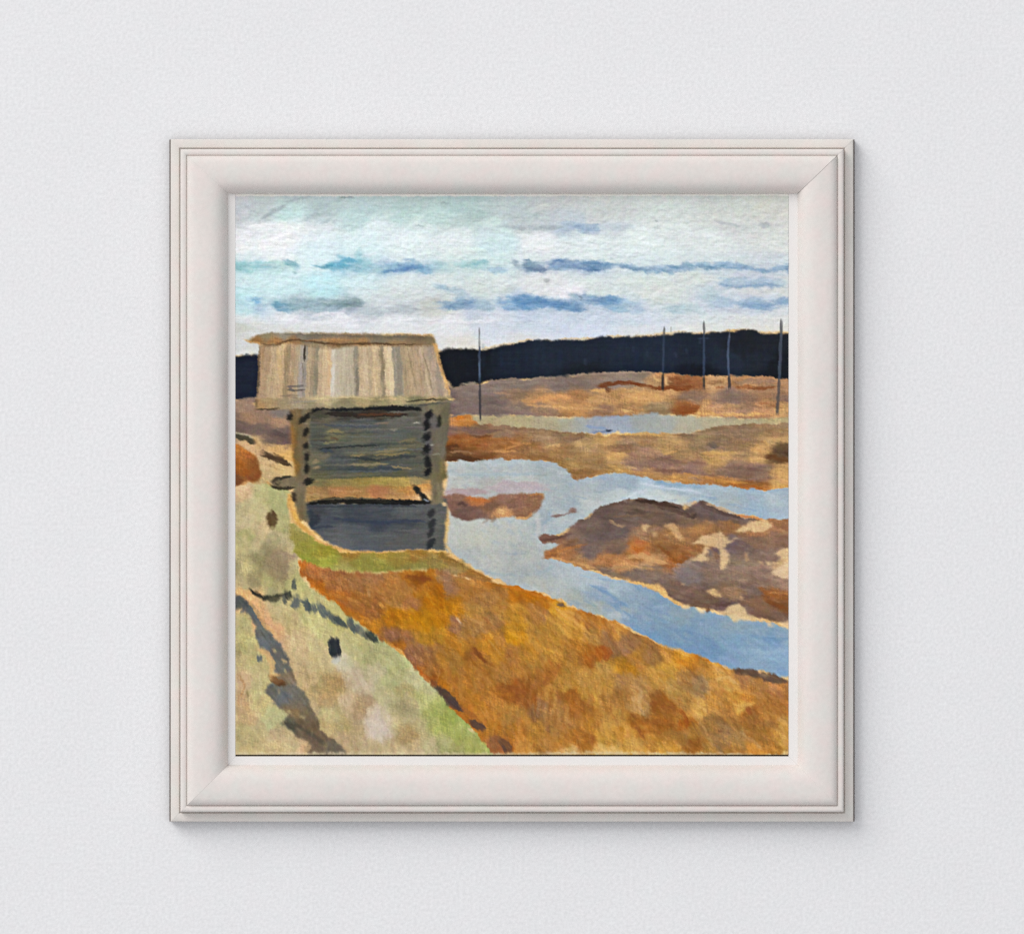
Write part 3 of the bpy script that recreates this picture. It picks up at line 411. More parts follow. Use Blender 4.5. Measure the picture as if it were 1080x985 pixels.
# ---- slope under the house and the green ledge
sl, a = fill(P('302,519 308,522 312,532 318,545 326,552 334,560 342,568 352,574 370,579.5 400,581 440,579 455,580.5 470,581.5 480,588 474,590 440,584 400,586 370,585 350,580 335,574 322,566 314,556 308,548 303,534'), (218, 174, 104), 1.4, seed=38, grain=26, ang=40)
for q, w, c_, o in (('305,522 308,534 313,546 322,556', 5, (224, 176, 96), .7), ('318,550 325,553 330,561', 4, (238, 206, 150), .8), ('309,538 314,552 322,560', 2.5, (206, 150, 72), .7), ('332,564 342,571 356,577', 2.5, (236, 204, 146), .8)):
    line(P(q), w, c_, o)
for q, w, c_, o in (('304,524 306,536 311,548', 2.5, (196, 150, 84), .7), ('312,546 320,556 328,565', 3, (208, 156, 78), .7), ('330,567 344,575 360,580', 2.4, (204, 158, 92), .65), ('372,582 392,583.5 408,582', 2.2, (190, 146, 76), .7), ('426,581 446,580', 2, (196, 150, 84), .6), ('456,583 470,586 484,594', 2.6, (200, 146, 78), .7)):
    line(P(q), w, c_, o, rag=.8, soft=1.3, dry=.3)
lg = [(316, 568, (156, 146, 74)), (325, 575, (152, 146, 62)), (340, 582, (150, 140, 52)), (330, 590, (148, 146, 58)), (350, 592, (150, 150, 62)), (370, 585, (154, 122, 54)), (385, 590, (144, 136, 62)), (400, 596, (140, 134, 60)), (420, 588, (148, 128, 58)), (440, 586, (150, 112, 48)), (440, 595, (140, 130, 66)), (460, 595, (140, 120, 62)), (470, 590, (142, 108, 52)), (485, 597, (142, 114, 62)), (500, 605, (150, 106, 48)), (410, 584, (156, 132, 58)), (360, 598, (160, 150, 80)), (475, 604, (150, 124, 80)), (495, 610, (160, 112, 62)), (312, 556, (166, 154, 88))]
sl, a = fill(P('304,550 311,553 320,563 332,571 347,578.5 363,583 385,585 410,583.5 430,582 452,582.5 464,583.5 475,588 490,595 505,603 520,611 512,613 494,609 478,606 466,601.5 450,600 430,600.5 415,602.5 395,602.5 370,602 350,600.5 332,597 320,591 314,584 310,572'), lg, 1.2, seed=40, grow=.45, warp=4, ang=8, grain=8)
scatter(sl, a, 200, 13, 4, 8, jit=7, op=.55)
line(P('335,600 350,603 380,604 410,604 440,601.5 462,603'), 2.6, (204, 182, 112), .8)

# ---- rust coloured slope
ru = [(318, 592, (176, 104, 46)), (330, 602, (158, 100, 62)), (345, 606, (156, 104, 68)), (325, 612, (172, 100, 40)), (335, 622, (178, 104, 36)), (350, 615, (156, 100, 60)), (365, 618, (160, 108, 70)), (380, 612, (156, 106, 70)), (395, 610, (160, 112, 76)), (360, 632, (172, 104, 46)), (375, 635, (158, 102, 54)), (390, 625, (158, 106, 60)), (350, 640, (182, 110, 36)), (375, 648, (178, 114, 46)), (395, 640, (152, 98, 56)), (405, 625, (164, 110, 62)), (415, 612, (180, 122, 68)), (430, 608, (172, 110, 44)),
      (440, 610, (146, 84, 26)), (455, 612, (176, 110, 36)), (425, 620, (172, 118, 66)), (440, 628, (176, 114, 40)), (420, 636, (168, 118, 66)), (435, 635, (162, 108, 72)), (462, 625, (180, 110, 24)), (460, 635, (182, 112, 16)), (478, 640, (184, 120, 28)), (420, 648, (182, 118, 24)), (440, 650, (186, 124, 20)), (455, 655, (188, 126, 22)), (470, 648, (180, 116, 26)), (410, 655, (178, 112, 26)), (400, 660, (178, 116, 40)), (430, 662, (180, 120, 34)), (415, 672, (146, 100, 76)), (430, 672, (152, 104, 70)), (405, 668, (156, 106, 66)),
      (470, 608, (156, 112, 82)), (476, 622, (160, 112, 78)), (480, 610, (172, 120, 72)), (495, 612, (182, 128, 74)), (505, 620, (172, 116, 62)), (490, 622, (176, 120, 62)), (510, 632, (172, 122, 74)), (500, 645, (176, 128, 70)), (520, 615, (184, 118, 50)), (525, 625, (170, 116, 64)), (545, 625, (182, 112, 28)), (560, 630, (180, 108, 22)), (530, 640, (176, 124, 64)), (545, 645, (192, 136, 58)), (545, 660, (192, 136, 50)), (542, 672, (204, 142, 38)), (520, 655, (166, 118, 72)), (500, 665, (160, 116, 72)), (482, 658, (150, 106, 80)), (490, 665, (164, 116, 68)), (560, 640, (172, 118, 64)), (570, 648, (164, 116, 70)),
      (575, 635, (186, 118, 38)), (588, 640, (206, 146, 52)), (600, 648, (212, 152, 72)), (595, 660, (204, 152, 72)), (580, 660, (186, 134, 66)), (565, 665, (180, 130, 62)), (610, 660, (206, 148, 68)), (615, 650, (178, 118, 58)), (625, 658, (166, 112, 60)), (640, 668, (156, 112, 76)), (635, 660, (186, 124, 62)), (650, 665, (196, 138, 72)), (660, 680, (150, 108, 78)), (645, 685, (152, 108, 76)), (625, 672, (176, 128, 72)), (612, 685, (160, 104, 44)), (625, 695, (160, 96, 38)), (635, 688, (164, 92, 36)), (600, 690, (166, 116, 58)), (585, 680, (186, 134, 64)),
      (445, 675, (180, 128, 46)), (460, 672, (178, 126, 44)), (475, 675, (176, 118, 46)), (440, 685, (148, 102, 74)), (455, 690, (158, 108, 66)), (430, 690, (144, 98, 76)), (420, 682, (172, 106, 36)), (470, 690, (170, 118, 52)), (490, 680, (178, 120, 46)), (480, 700, (166, 116, 56)), (500, 690, (154, 98, 44)), (512, 680, (188, 128, 50)), (525, 690, (180, 124, 52)), (530, 675, (180, 124, 60)), (510, 700, (160, 106, 50)), (540, 690, (172, 118, 62)), (455, 705, (158, 106, 58)), (445, 705, (160, 102, 52)), (440, 700, (150, 102, 72)), (470, 712, (176, 116, 52)), (490, 715, (176, 118, 56)), (462, 722, (182, 112, 40)), (480, 728, (176, 116, 52)), (455, 715, (160, 92, 36)),
      (510, 720, (172, 116, 58)), (530, 712, (176, 122, 64)), (550, 705, (176, 120, 60)), (565, 700, (180, 128, 62)), (560, 690, (184, 128, 56)), (575, 710, (170, 108, 52)), (550, 722, (150, 90, 42)), (540, 730, (148, 88, 38)), (560, 735, (158, 96, 48)), (530, 728, (154, 96, 44)), (515, 735, (174, 116, 56)), (500, 740, (184, 122, 50)), (525, 745, (178, 122, 62)), (495, 750, (180, 112, 46)), (510, 755, (190, 128, 60)), (520, 765, (184, 122, 52)), (540, 755, (176, 126, 68)), (570, 720, (164, 106, 54)), (580, 730, (188, 134, 70)), (570, 748, (152, 112, 80)), (585, 745, (162, 116, 70)), (600, 735, (160, 100, 44)),
      (610, 745, (164, 104, 48)), (600, 720, (182, 132, 66)), (620, 715, (186, 138, 76)), (635, 705, (190, 144, 78)), (650, 698, (192, 140, 62)), (660, 702, (186, 128, 46)), (670, 692, (180, 126, 64)), (690, 690, (162, 116, 72)), (720, 690, (206, 144, 60)), (725, 698, (194, 126, 44)), (705, 685, (192, 136, 72)), (740, 700, (178, 124, 64)), (760, 712, (206, 154, 84)), (770, 720, (200, 148, 80)), (750, 705, (200, 144, 72)), (740, 725, (160, 126, 92)), (725, 715, (162, 118, 74)), (700, 710, (188, 140, 68)), (690, 720, (192, 142, 78)), (710, 725, (180, 138, 80)), (655, 720, (164, 120, 76)), (655, 735, (160, 112, 64)), (675, 725, (176, 132, 84)),
      (640, 740, (172, 122, 68)), (625, 735, (188, 138, 70)), (640, 725, (194, 142, 72)), (675, 745, (188, 142, 88)), (682, 738, (190, 144, 92)), (695, 742, (156, 96, 40)), (705, 750, (162, 104, 50)), (690, 735, (160, 106, 58)), (715, 755, (178, 118, 58)), (722, 762, (166, 96, 36)), (735, 745, (210, 160, 92)), (720, 740, (180, 132, 78)), (755, 735, (180, 128, 70)), (775, 735, (192, 136, 68)), (790, 735, (186, 124, 58)), (800, 725, (170, 120, 74)), (820, 725, (176, 120, 76)), (785, 715, (166, 118, 80)), (785, 745, (206, 156, 84)), (790, 750, (166, 106, 54)), (770, 750, (168, 116, 66)), (810, 745, (172, 116, 62)), (828, 745, (170, 110, 60)),
      (670, 762, (154, 98, 44)), (685, 765, (170, 108, 48)), (700, 765, (160, 98, 40)), (660, 770, (190, 136, 66)), (645, 760, (196, 146, 80)), (640, 780, (198, 148, 74)), (625, 760, (182, 124, 58)), (600, 760, (174, 120, 68)), (580, 765, (164, 116, 66)), (565, 770, (178, 124, 58)), (545, 770, (186, 124, 58)), (535, 780, (184, 118, 56)), (525, 785, (150, 96, 64)), (550, 788, (200, 140, 72)), (575, 785, (174, 122, 66)), (595, 785, (180, 122, 56)), (615, 780, (172, 112, 52)), (640, 790, (216, 176, 112)), (600, 793, (206, 166, 110)), (665, 790, (206, 158, 88)), (690, 785, (188, 134, 66)), (705, 775, (176, 124, 62)),
      (720, 780, (160, 112, 58)), (735, 785, (156, 98, 46)), (730, 770, (176, 126, 66)), (750, 765, (160, 118, 72)), (765, 770, (152, 114, 80)), (760, 780, (156, 118, 78)), (745, 790, (172, 126, 70)), (780, 780, (164, 124, 78)), (800, 775, (162, 112, 58)), (795, 760, (158, 106, 56)), (815, 760, (176, 122, 66)), (826, 765, (206, 154, 84)), (828, 780, (202, 150, 80)), (810, 785, (166, 116, 60)), (800, 792, (200, 136, 66)), (820, 792, (168, 120, 60)), (775, 792, (170, 122, 70)), (700, 793, (206, 152, 78)), (775, 760, (160, 112, 62))]
slope = P('314,590 322,593 336,599 352,603 380,605 410,605.5 430,603 452,602.5 465,603 476,607.5 494,611 512,614.5 530,617 545,620 562,625 578,631 594,637 606,643 632,651 648,657 664,665 680,672.5 690,678 702,683 720,688.5 742,694.5 756,701 774,708 800,713 820,720 840,724 840,805 530,805 522,797 515,785 508,776 500,768 488,756 475,742 463,727 452,715 440,707 428,690 415,680 402,673 390,664 378,654 362,642 345,628 333,620 325,612 318,602')
sl, a = fill(slope, ru, 1.6, seed=44, sh=(-3, -2, -9), sat=1.03, grow=.45, mid=15, ax=1.0, p=3.0, warp=6, ws=7, ang=50, st=2.0, grain=11, gst=6, s0=14)
def rdir(x, y):
    if y < 660 and x < 520: return 15 + (y - 600) * .3
    if y > 710 and x < 660: return 84
    if x > 660: return 38
    return 55
scatter(sl, a, 2200, 14, 3.2, rdir, jit=10, op=.5, dry=.55, spread=24, h=.05)
scatter(sl, a, 1000, 22, 2.8, rdir, jit=7, op=.48, dry=.65, spread=12, tint=[(208, 152, 78), (150, 92, 40), (178, 122, 62), (214, 164, 92)])
scatter(sl, a, 1500, 8, 1.7, rdir, jit=18, op=.5, dry=.6, spread=30, h=.06)
for q, w, c_, o in (('428,609 440,609 452,611 456,612', 4.5, (124, 66, 22), .85), ('440,613 450,614', 3, (130, 72, 26), .7), ('334,622 350,632 368,642 384,650', 4, (180, 104, 30), .6), ('355,632 372,641 390,650', 3.4, (146, 92, 48), .6), ('361,619 362,624', 2, (116, 72, 38), .7), ('388,622 390,630', 2.6, (198, 150, 92), .6), ('400,636 404,642', 3, (206, 150, 70), .6),
                    ('500,684 506,692 514,699', 4, (126, 70, 28), .85), ('497,688 504,697', 4, (150, 92, 46), .6), ('536,690 538,693', 3.4, (142, 84, 34), .7), ('481,651 486,657', 1.8, (234, 206, 170), .8), ('540,669 552,672', 3, (216, 156, 46), .7), ('524,727 536,726 552,730', 7, (146, 84, 36), .6), ('545,730 543,742', 6, (142, 80, 34), .6), ('578,713 574,722', 5, (146, 88, 42), .6),
                    ('586,640 598,650 612,660 624,670', 3, (226, 170, 90), .7), ('594,644 606,648 616,653', 3, (214, 160, 84), .6), ('582,644 592,652 606,662', 2.6, (218, 164, 64), .6), ('636,682 642,688 638,698', 5, (166, 88, 32), .75), ('612,690 614,702', 5, (150, 94, 40), .6), ('626,690 624,704', 4, (156, 92, 36), .6), ('690,736 700,740 712,750', 8, (152, 92, 38), .6), ('688,738 690,750', 7, (146, 84, 32), .6),
                    ('718,748 724,758 724,768', 4, (156, 84, 30), .75), ('668,762 674,770 680,780', 4, (148, 88, 36), .7), ('676,762 694,760 706,764', 5, (158, 96, 40), .6), ('676,728 674,744 680,756', 3.4, (206, 170, 118), .5), ('668,734 670,750', 2.4, (202, 160, 104), .5), ('735,742 742,748 746,750', 3, (220, 170, 98), .7), ('730,690 735,696 730,700', 3, (200, 126, 40), .7), ('712,684 720,688 728,692', 4, (222, 166, 88), .7),
                    ('750,700 758,706 764,712', 3.4, (220, 168, 96), .75), ('755,716 768,714 778,722', 2.6, (222, 176, 108), .7), ('772,742 786,744 796,741', 3, (220, 166, 90), .7), ('780,728 800,734', 3, (206, 150, 80), .6), ('788,746 791,754', 4, (156, 90, 42), .7), ('758,770 762,772', 3, (126, 86, 54), .7), ('736,756 744,772 752,784', 2, (206, 160, 100), .5), ('728,760 740,778', 2.2, (140, 92, 48), .6),
                    ('780,772 795,782 806,792', 3, (204, 160, 104), .5), ('640,652 648,660', 3, (214, 150, 84), .6), ('588,637.5 596,638', 3.6, (96, 84, 84), .75), ('820,758 832,764', 4, (214, 166, 96), .6), ('824,774 832,786', 4, (212, 162, 92), .6), ('826,794 832,793', 3, (240, 214, 150), .8)):
    line(P(q), w, c_, o, rag=.6, dry=.4, h=.07)
for q, w in (('470,602 472,612 474,626', 9),): line(P(q), w, (156, 116, 88), .55)
for x0, n, y0, y1, cc in ((556, 9, 722, 748, (150, 92, 40)), (600, 8, 730, 756, (158, 98, 42)), (575, 7, 740, 762, (186, 134, 70))):
    for k in range(n):
        x = x0 + k * 4 + rs.randn()
        line([(x, y0 + rs.rand() * 6), (x - 1, y1 + rs.rand() * 6)], 1.8, np.array(cc) + rs.randn() * 9, .45)
# dark bank against the water, ochre rim
for q, w, c_, o in (('776,706 790,709 806,713 820,717 832,719', 7, (94, 74, 60), .92), ('774,706 784,711', 5, (96, 74, 58), .8), ('800,711 812,712', 1.6, (180, 150, 120), .6), ('530,618 546,621 562,626 580,632', 2.4, (196, 120, 40), .7), ('650,656 664,664 680,671', 1.6, (228, 190, 128), .8), ('690,677 702,682 716,686', 1.8, (206, 160, 96), .6), ('470,585 484,591 500,600 514,608', 1.8, (226, 186, 124), .7)):
    line(P(q), w, c_, o, rag=.6, h=.07)
# dark broken edge between meadow and slope
for q, w, c_, o in (('460,724 466,730 474,738 484,747', 7, (74, 60, 52), .9), ('470,736 480,744 488,750', 7, (80, 64, 56), .85), ('455,718 460,724', 5, (120, 72, 40), .8), ('496,760 504,766 512,768', 6, (84, 64, 54), .85), ('500,762 512,770', 5, (96, 70, 52), .7), ('526,778 534,786 540,793', 6, (104, 72, 52), .8), ('530,786 534,794', 3, (90, 68, 56), .8), ('494,768 500,772', 2.4, (222, 196, 150), .7), ('440,702 446,712 454,720', 3, (176, 96, 34), .75), ('404,674 416,682 428,692', 3, (204, 140, 62), .75), ('484,742 494,752 508,762', 4, (160, 98, 44), .7)):
    line(P(q), w, c_, o, rag=.7, h=.07)

# ---- path in the meadow, brush marks along its edge
pt = [(252, 634, (76, 84, 90)), (262, 648, (92, 102, 108)), (272, 665, (104, 110, 112)), (280, 680, (98, 108, 116)), (292, 690, (100, 104, 106)), (295, 705, (104, 108, 108)), (305, 715, (128, 116, 98)), (290, 732, (106, 110, 108)), (302, 735, (102, 110, 120)), (312, 728, (110, 112, 108)), (318, 738, (104, 104, 98)), (312, 752, (130, 114, 92)), (325, 752, (112, 104, 90)), (305, 765, (92, 94, 86)), (325, 765, (104, 94, 80)), (340, 775, (110, 98, 84)), (335, 785, (120, 106, 90)), (352, 788, (108, 104, 94)), (315, 742, (112, 106, 96))]
sl, a = fill(P('240,628 248,629 256,630 264,634 270,643 274,652 280,660 286,669 294,678 301,686 304,694 302,701 307,706 310,716 312,722 318,728 324,734 327,744 334,756 338,764 336,768 346,775 354,781 364,788 368,797 326,800 322,788 326,782 312,776 308,769 296,765 302,758 306,752 296,748 288,742 284,734 279,728 286,722 292,714 290,708 288,699 284,692 276,684 270,672 268,660 262,648 256,642 250,644 240,642'), pt, 2.8, seed=48, sh=(4, -2, -10), mid=12, warp=3, grain=9, ang=50)
scatter(sl, a, 200, 10, 3, 55, jit=7, op=.6, spread=25, tint=[(104, 92, 76), (128, 114, 90), (84, 84, 80)])
for x, y in ((262, 650), (276, 676), (290, 684), (283, 700), (304, 704), (296, 728), (308, 748), (318, 754), (330, 770), (288, 738), (300, 762), (340, 784)):
    dab(x + rs.randn() * 3, y + rs.randn() * 3, 9, 3.4, 60 + rs.randn() * 30, (186, 168, 120), .75, .5)
for q, w, c_, o in (('285,714 292,718 300,720', 6, (116, 78, 42), .8), ('292,722 302,720', 3, (84, 56, 32), .85), ('287,712 297,711', 2, (206, 160, 100), .7), ('298,696 302,699', 3, (200, 168, 122), .8), ('272,694 275,696', 6, (98, 104, 104), .9), ('300,762 316,768 330,776 344,786', 5, (76, 70, 58), .7), ('312,768 322,775', 2, (150, 128, 100), .6), ('282,724 288,720', 3, (88, 92, 92), .8),
                    ('318,772 330,780 342,792', 5, (104, 86, 72), .6), ('272,684 282,690 287,700 286,716', 5, (212, 172, 116), .75), ('262,634 272,648 280,660 290,668', 4, (214, 168, 110), .75), ('276,666 279,672', 2, (90, 86, 82), .8), ('254,646 258,642', 2.4, (82, 88, 92), .7), ('320,792 328,786', 5, (204, 172, 126), .7), ('252,712 258,722 254,735', 2, (176, 132, 84), .5), ('260,728 262,734', 2.6, (128, 112, 72), .6)):
    line(P(q), w, c_, o, rag=.6)
for q, w, c_, o in (('264,622 270,627 278,630 288,629 298,627 306,624', 3.2, (48, 46, 36), .92), ('276,631 286,633 296,631', 3, (60, 58, 44), .8), ('265,623 273,624', 1.6, (60, 54, 40), .85), ('302,624 306,632', 6, (56, 58, 52), .85), ('311,611 309,622', 4.5, (86, 90, 82), .85), ('299,628 301,638', 3.2, (84, 88, 80), .8), ('312,630 312,642', 9, (92, 98, 98), .85), ('322,632 325,645', 6, (72, 82, 84), .9), ('326,636 327,646', 4, (78, 88, 88), .85),
                    ('331,637 332,646', 5, (92, 100, 98), .85), ('336,636 340,644 344,651', 7, (94, 104, 100), .88), ('344,645 350,652 358,658', 6, (88, 96, 92), .88), ('352,650 360,656 366,661', 6, (70, 78, 76), .9), ('368,651 370,658 374,666', 6, (84, 90, 84), .88), ('372,660 378,667', 8, (88, 94, 90), .85), ('378,660 384,672', 5, (104, 106, 96), .75), ('384,668 390,674', 5, (84, 88, 80), .85), ('387,667 393,673 398,677', 6.5, (62, 66, 58), .92)):
    line(P(q), w, c_, o, rag=.5, taper=(.7, .35))
for k, (dx, t) in enumerate(((-5, 2), (-2.6, 0), (0, 2.4), (2.6, .2), (4.6, 1.6))):
    line([(351.6 + dx * .9, 671.5 + t), (354.4 + dx * .85, 692 + (2 - abs(dx) * .4))], 3.6, (50 + k, 56, 56), .93, taper=(.4, .6), h=.08)
line(P('352.4,676 354.4,691'), 9, (46, 52, 54), .8); line(P('343,680 347,680'), 1.3, (130, 130, 100), .6); blob(355, 696, 5, 4, (190, 190, 184), .6)

# ---- log store house
# upper log wall
wp2 = [(335, 436, (70, 66, 58)), (345, 442, (92, 86, 74)), (360, 438, (58, 56, 54)), (400, 438, (54, 46, 42)), (440, 438, (82, 80, 76)), (335, 455, (78, 82, 78)), (360, 450, (84, 86, 86)), (390, 448, (84, 88, 92)), (420, 446, (96, 96, 92)), (440, 450, (92, 92, 90)), (350, 458, (112, 106, 80)), (380, 462, (92, 92, 80)), (420, 460, (88, 92, 90)), (445, 462, (86, 88, 84)), (340, 470, (70, 74, 74)), (370, 472, (82, 86, 84)), (400, 472, (76, 82, 80)), (435, 468, (100, 96, 78)),
       (335, 482, (102, 96, 78)), (355, 486, (72, 78, 84)), (380, 480, (96, 94, 76)), (410, 479, (108, 100, 74)), (440, 480, (84, 84, 78)), (390, 485, (84, 84, 70)), (430, 486, (78, 82, 80)), (345, 495, (76, 80, 80)), (375, 494, (66, 74, 76)), (410, 492, (70, 78, 84)), (440, 498, (84, 84, 76)), (340, 502, (98, 92, 66)), (380, 501, (92, 88, 64)), (420, 501, (90, 86, 66))]
sl, a = fill(P('322,430 340,429 400,427 446,424 474,422 473,450 469,485 469,505 440,506 380,506 325,507'), wp2, .6, seed=52, sat=.8, sh=(5, 4, -4), warp=3, ws=5, st=6, grain=10, gs=1.2, gst=14)
scatter(sl, a, 260, 26, 2.2, 0, jit=9, op=.65, dry=.5, spread=3, curve=.1)
for q, w, c_, o in (('326,435 336,430 360,429.5 400,429.5 430,431 446,432', 5.5, (24, 25, 26), .95), ('345,436 380,438 400,439 430,437', 5, (44, 36, 30), .85), ('378,437.5 400,437 425,436.5', 2.4, (84, 56, 36), .8), ('325,437 330,432', 4, (26, 25, 22), .9), ('336,474 350,472 372,470 400,470', 1.8, (40, 46, 46), .85), ('338,475 352,476', 3, (60, 68, 78), .7), ('345,455 356,455 362,457', 3, (140, 128, 90), .75), ('342,467 356,466', 2, (134, 126, 80), .7),
                    ('372,483 388,484 402,486', 2.6, (44, 50, 50), .8), ('370,481 385,480', 2, (144, 128, 92), .7), ('368,490 390,490 410,489', 2.2, (150, 134, 94), .75), ('395,477 412,475 430,473', 2.4, (136, 122, 84), .7), ('395,480 415,480 432,477', 2, (140, 122, 80), .7), ('398,486 420,482 440,481', 3, (56, 60, 60), .75), ('412,492 424,493 436,494', 1.8, (150, 132, 94), .75), ('366,495 385,496 408,494 424,495', 4, (62, 70, 74), .75),
                    ('330,488 336,486', 3, (150, 130, 100), .7), ('330,494 338,492', 2.6, (166, 138, 104), .7), ('436,446 442,446', 2.2, (170, 164, 152), .8), ('412,453 418,453', 2, (140, 136, 124), .7), ('395,447 410,446', 2, (140, 120, 100), .6), ('340,448 370,450 400,449', 2, (66, 72, 84), .6), ('420,466 440,462', 2, (120, 110, 80), .6), ('350,462 358,463', 2, (90, 66, 50), .7)):
    line(P(q), w, c_, o, rag=.4, h=.05)
for k in range(16):
    y = 441 + k * 4.1 + rs.randn() * .6; x = 330 + rs.rand() * 60
    line([(x, y), (x + 25, y - .3), (x + 40 + rs.rand() * 30, y - 1)], 1.8, ((118, 114, 98), (58, 64, 66), (104, 108, 108))[k % 3], .5, rag=.7, dry=.4)
# sill beam
sl, a = fill(P('322,507 360,505 400,503.5 440,503 456,503 456,530 400,528 330,529 322,530'), [(335, 508, (120, 110, 74)), (360, 508, (136, 122, 72)), (385, 507, (150, 130, 70)), (400, 509, (168, 146, 78)), (425, 509, (172, 148, 84)), (440, 507, (150, 132, 90)), (335, 517, (164, 126, 80)), (360, 518, (172, 122, 76)), (400, 516, (172, 116, 76)), (430, 516, (178, 126, 70)), (445, 513, (190, 140, 80)), (330, 524, (168, 134, 82)), (370, 524, (166, 126, 76)), (420, 523, (176, 134, 84)), (448, 524, (200, 160, 112))], .7, seed=55, warp=2, ws=4, st=6, grain=8, gst=12)
scatter(sl, a, 90, 22, 2.2, 0, jit=8, op=.6, spread=3, curve=.1)
# lower wall
sl, a = fill(P('322,531 340,531 400,530 456,529 471,526 472,545 471,565 470.5,580.5 455,580 440,579 400,581.3 370,580 351,574.5 340,567.5 332,560.5 325,553 321,541'), [(335, 540, (66, 72, 78)), (350, 538, (74, 82, 90)), (375, 540, (62, 70, 84)), (400, 540, (68, 76, 86)), (430, 540, (88, 92, 94)), (345, 550, (66, 76, 92)), (380, 548, (58, 68, 84)), (400, 553, (56, 68, 86)), (430, 550, (66, 74, 84)), (448, 548, (84, 86, 88)), (355, 562, (92, 94, 96)), (380, 560, (80, 88, 98)), (410, 565, (84, 88, 92)), (440, 562, (90, 90, 88)), (385, 572, (86, 92, 98)), (420, 573, (92, 92, 88)), (450, 572, (92, 92, 86)), (465, 550, (98, 98, 86)), (465, 572, (92, 92, 82)), (362, 572, (96, 100, 102))], .7, seed=57, sat=.5, sh=(-2, -1, -2), warp=3, ws=5, st=5, grain=8, gst=12)
scatter(sl, a, 170, 24, 2.4, 1, jit=6, op=.6, spread=5, curve=.1)
for q, w, c_, o in (('324,531.5 345,528.5 370,528.2 400,529 430,529.5 448,530 458,530', 5.6, (20, 20, 18), .96), ('325,529.5 340,526.5 380,525.5 410,527', 1.6, (110, 96, 70), .8), ('436.5,512.5 441,518 446,524 453,530', 5.6, (30, 29, 25), .95), ('441,518 444,522', 2.4, (70, 64, 52), .7), ('440,524.5 443,526.5', 2, (226, 190, 140), .8), ('450,522 454,527', 2.4, (224, 186, 130), .8), ('447,526.5 452,529', 1.6, (150, 160, 170), .8),
                    ('325,534 360,534 400,533 440,534', 2.4, (52, 56, 62), .7), ('327,538 330,545 329,558', 5, (48, 54, 62), .8), ('332,553 336,548 334,542', 4, (40, 46, 56), .75), ('330,558 340,555 352,556', 2.4, (56, 62, 74), .7), ('352,547 375,549 400,551 440,549 450,551', 3.2, (52, 60, 78), .65)):
    line(P(q), w, c_, o, rag=.35, h=.06)
# corner posts
sl, a = fill(P('307,431 330,430 327,440 326,470 327,500 324,508 322,525 324,545 327,549 325,552 318,549 313,541 311,528 310,512 311,495 308,470 306,450'), [(312, 440, (116, 96, 62)), (322, 440, (112, 100, 76)), (309, 460, (132, 100, 56)), (318, 460, (108, 94, 68)), (315, 480, (112, 94, 62)), (322, 480, (102, 94, 74)), (311, 492, (134, 102, 52)), (320, 500, (112, 100, 76)), (315, 515, (118, 106, 80)), (320, 530, (112, 100, 72)), (318, 543, (116, 98, 68)), (323, 540, (124, 116, 86))], .8, seed=60, ax=.7, warp=2, ws=5, ang=88, st=5, grain=9, gst=9)
scatter(sl, a, 90, 18, 2.4, 88, jit=7, op=.6, spread=4, curve=.1)
line(P('308,446 309,470 311,500'), 1.8, (158, 112, 52), .7); line(P('306,436 305,444'), 5, (30, 26, 22), .92); line(P('310,518 309,524 310,530'), 4.2, (50, 42, 30), .9); line(P('305,455 306,470'), 2, (120, 88, 70), .6)
for x, y, an, L, w in ((319, 443, -50, 9, 5.4), (324, 439, -60, 6, 4.4), (322.5, 456, -70, 8, 5), (323, 470, -68, 8, 5.2), (324, 482, -75, 9, 5), (323.7, 494, -84, 10, 5.4), (325, 508, -22, 9, 5.4)):
    c_, s_ = math.cos(math.radians(an)), math.sin(math.radians(an))
    line([(x - c_ * L / 2, y - s_ * L / 2), (x + c_ * L / 2, y + s_ * L / 2)], w, (30, 28, 22), .95, taper=(.6, .6), rag=.3)
line(P('320,446 324,447'), 1.8, (150, 138, 112), .7); line(P('325,463 327,472'), 1.6, (160, 150, 120), .6); line(P('326,476 327,490'), 1.5, (128, 120, 94), .6)
sl, a = fill(P('444,431 452,427 475,424 473,450 470,470 469,495 472,497 472,504 468,506 467,528 471,531 455,532 455,506 447,505 449,470 446,450'), [(460, 430, (116, 112, 84)), (468, 440, (100, 98, 72)), (458, 445, (94, 94, 86)), (462, 460, (102, 100, 80)), (465, 475, (108, 104, 84)), (460, 490, (96, 94, 72)), (467, 490, (114, 106, 70)), (468, 500, (108, 102, 64)), (458, 503, (110, 106, 74)), (460, 515, (116, 108, 82)), (466, 520, (122, 116, 88)), (448, 470, (82, 84, 80)), (450, 500, (90, 90, 72))], .7, seed=62, sh=(4, -1, 2), ax=.7, warp=2, ws=5, ang=88, st=5, grain=8, gst=8, )
scatter(sl, a, 70, 14, 2.4, 86, jit=6, op=.6, spread=5, curve=.1)
for x, y, an, L, w in ((452.5, 437.5, -58, 9, 6), (449.5, 446, -60, 6, 5), (450.5, 450.5, -55, 6, 5.6), (449.6, 461, -58, 9, 6), (450, 474, -45, 8, 7), (451, 487, 80, 13, 5.8), (451.5, 498, -62, 7, 5.2)):
    c_, s_ = math.cos(math.radians(an)), math.sin(math.radians(an))
    line([(x - c_ * L / 2, y - s_ * L / 2), (x + c_ * L / 2, y + s_ * L / 2)], w, (24, 24, 26), .96, taper=(.6, .6), rag=.3)
line(P('463,438 463,446 461.5,452'), 3.6, (36, 36, 28), .9); line(P('454,470 457,469'), 2, (160, 160, 146), .8); line(P('456,480 464,478'), 1.5, (140, 138, 120), .8); line(P('465,487 466,500'), 1.6, (146, 132, 80), .6); line(P('462,508 463,524'), 2, (146, 138, 104), .6)
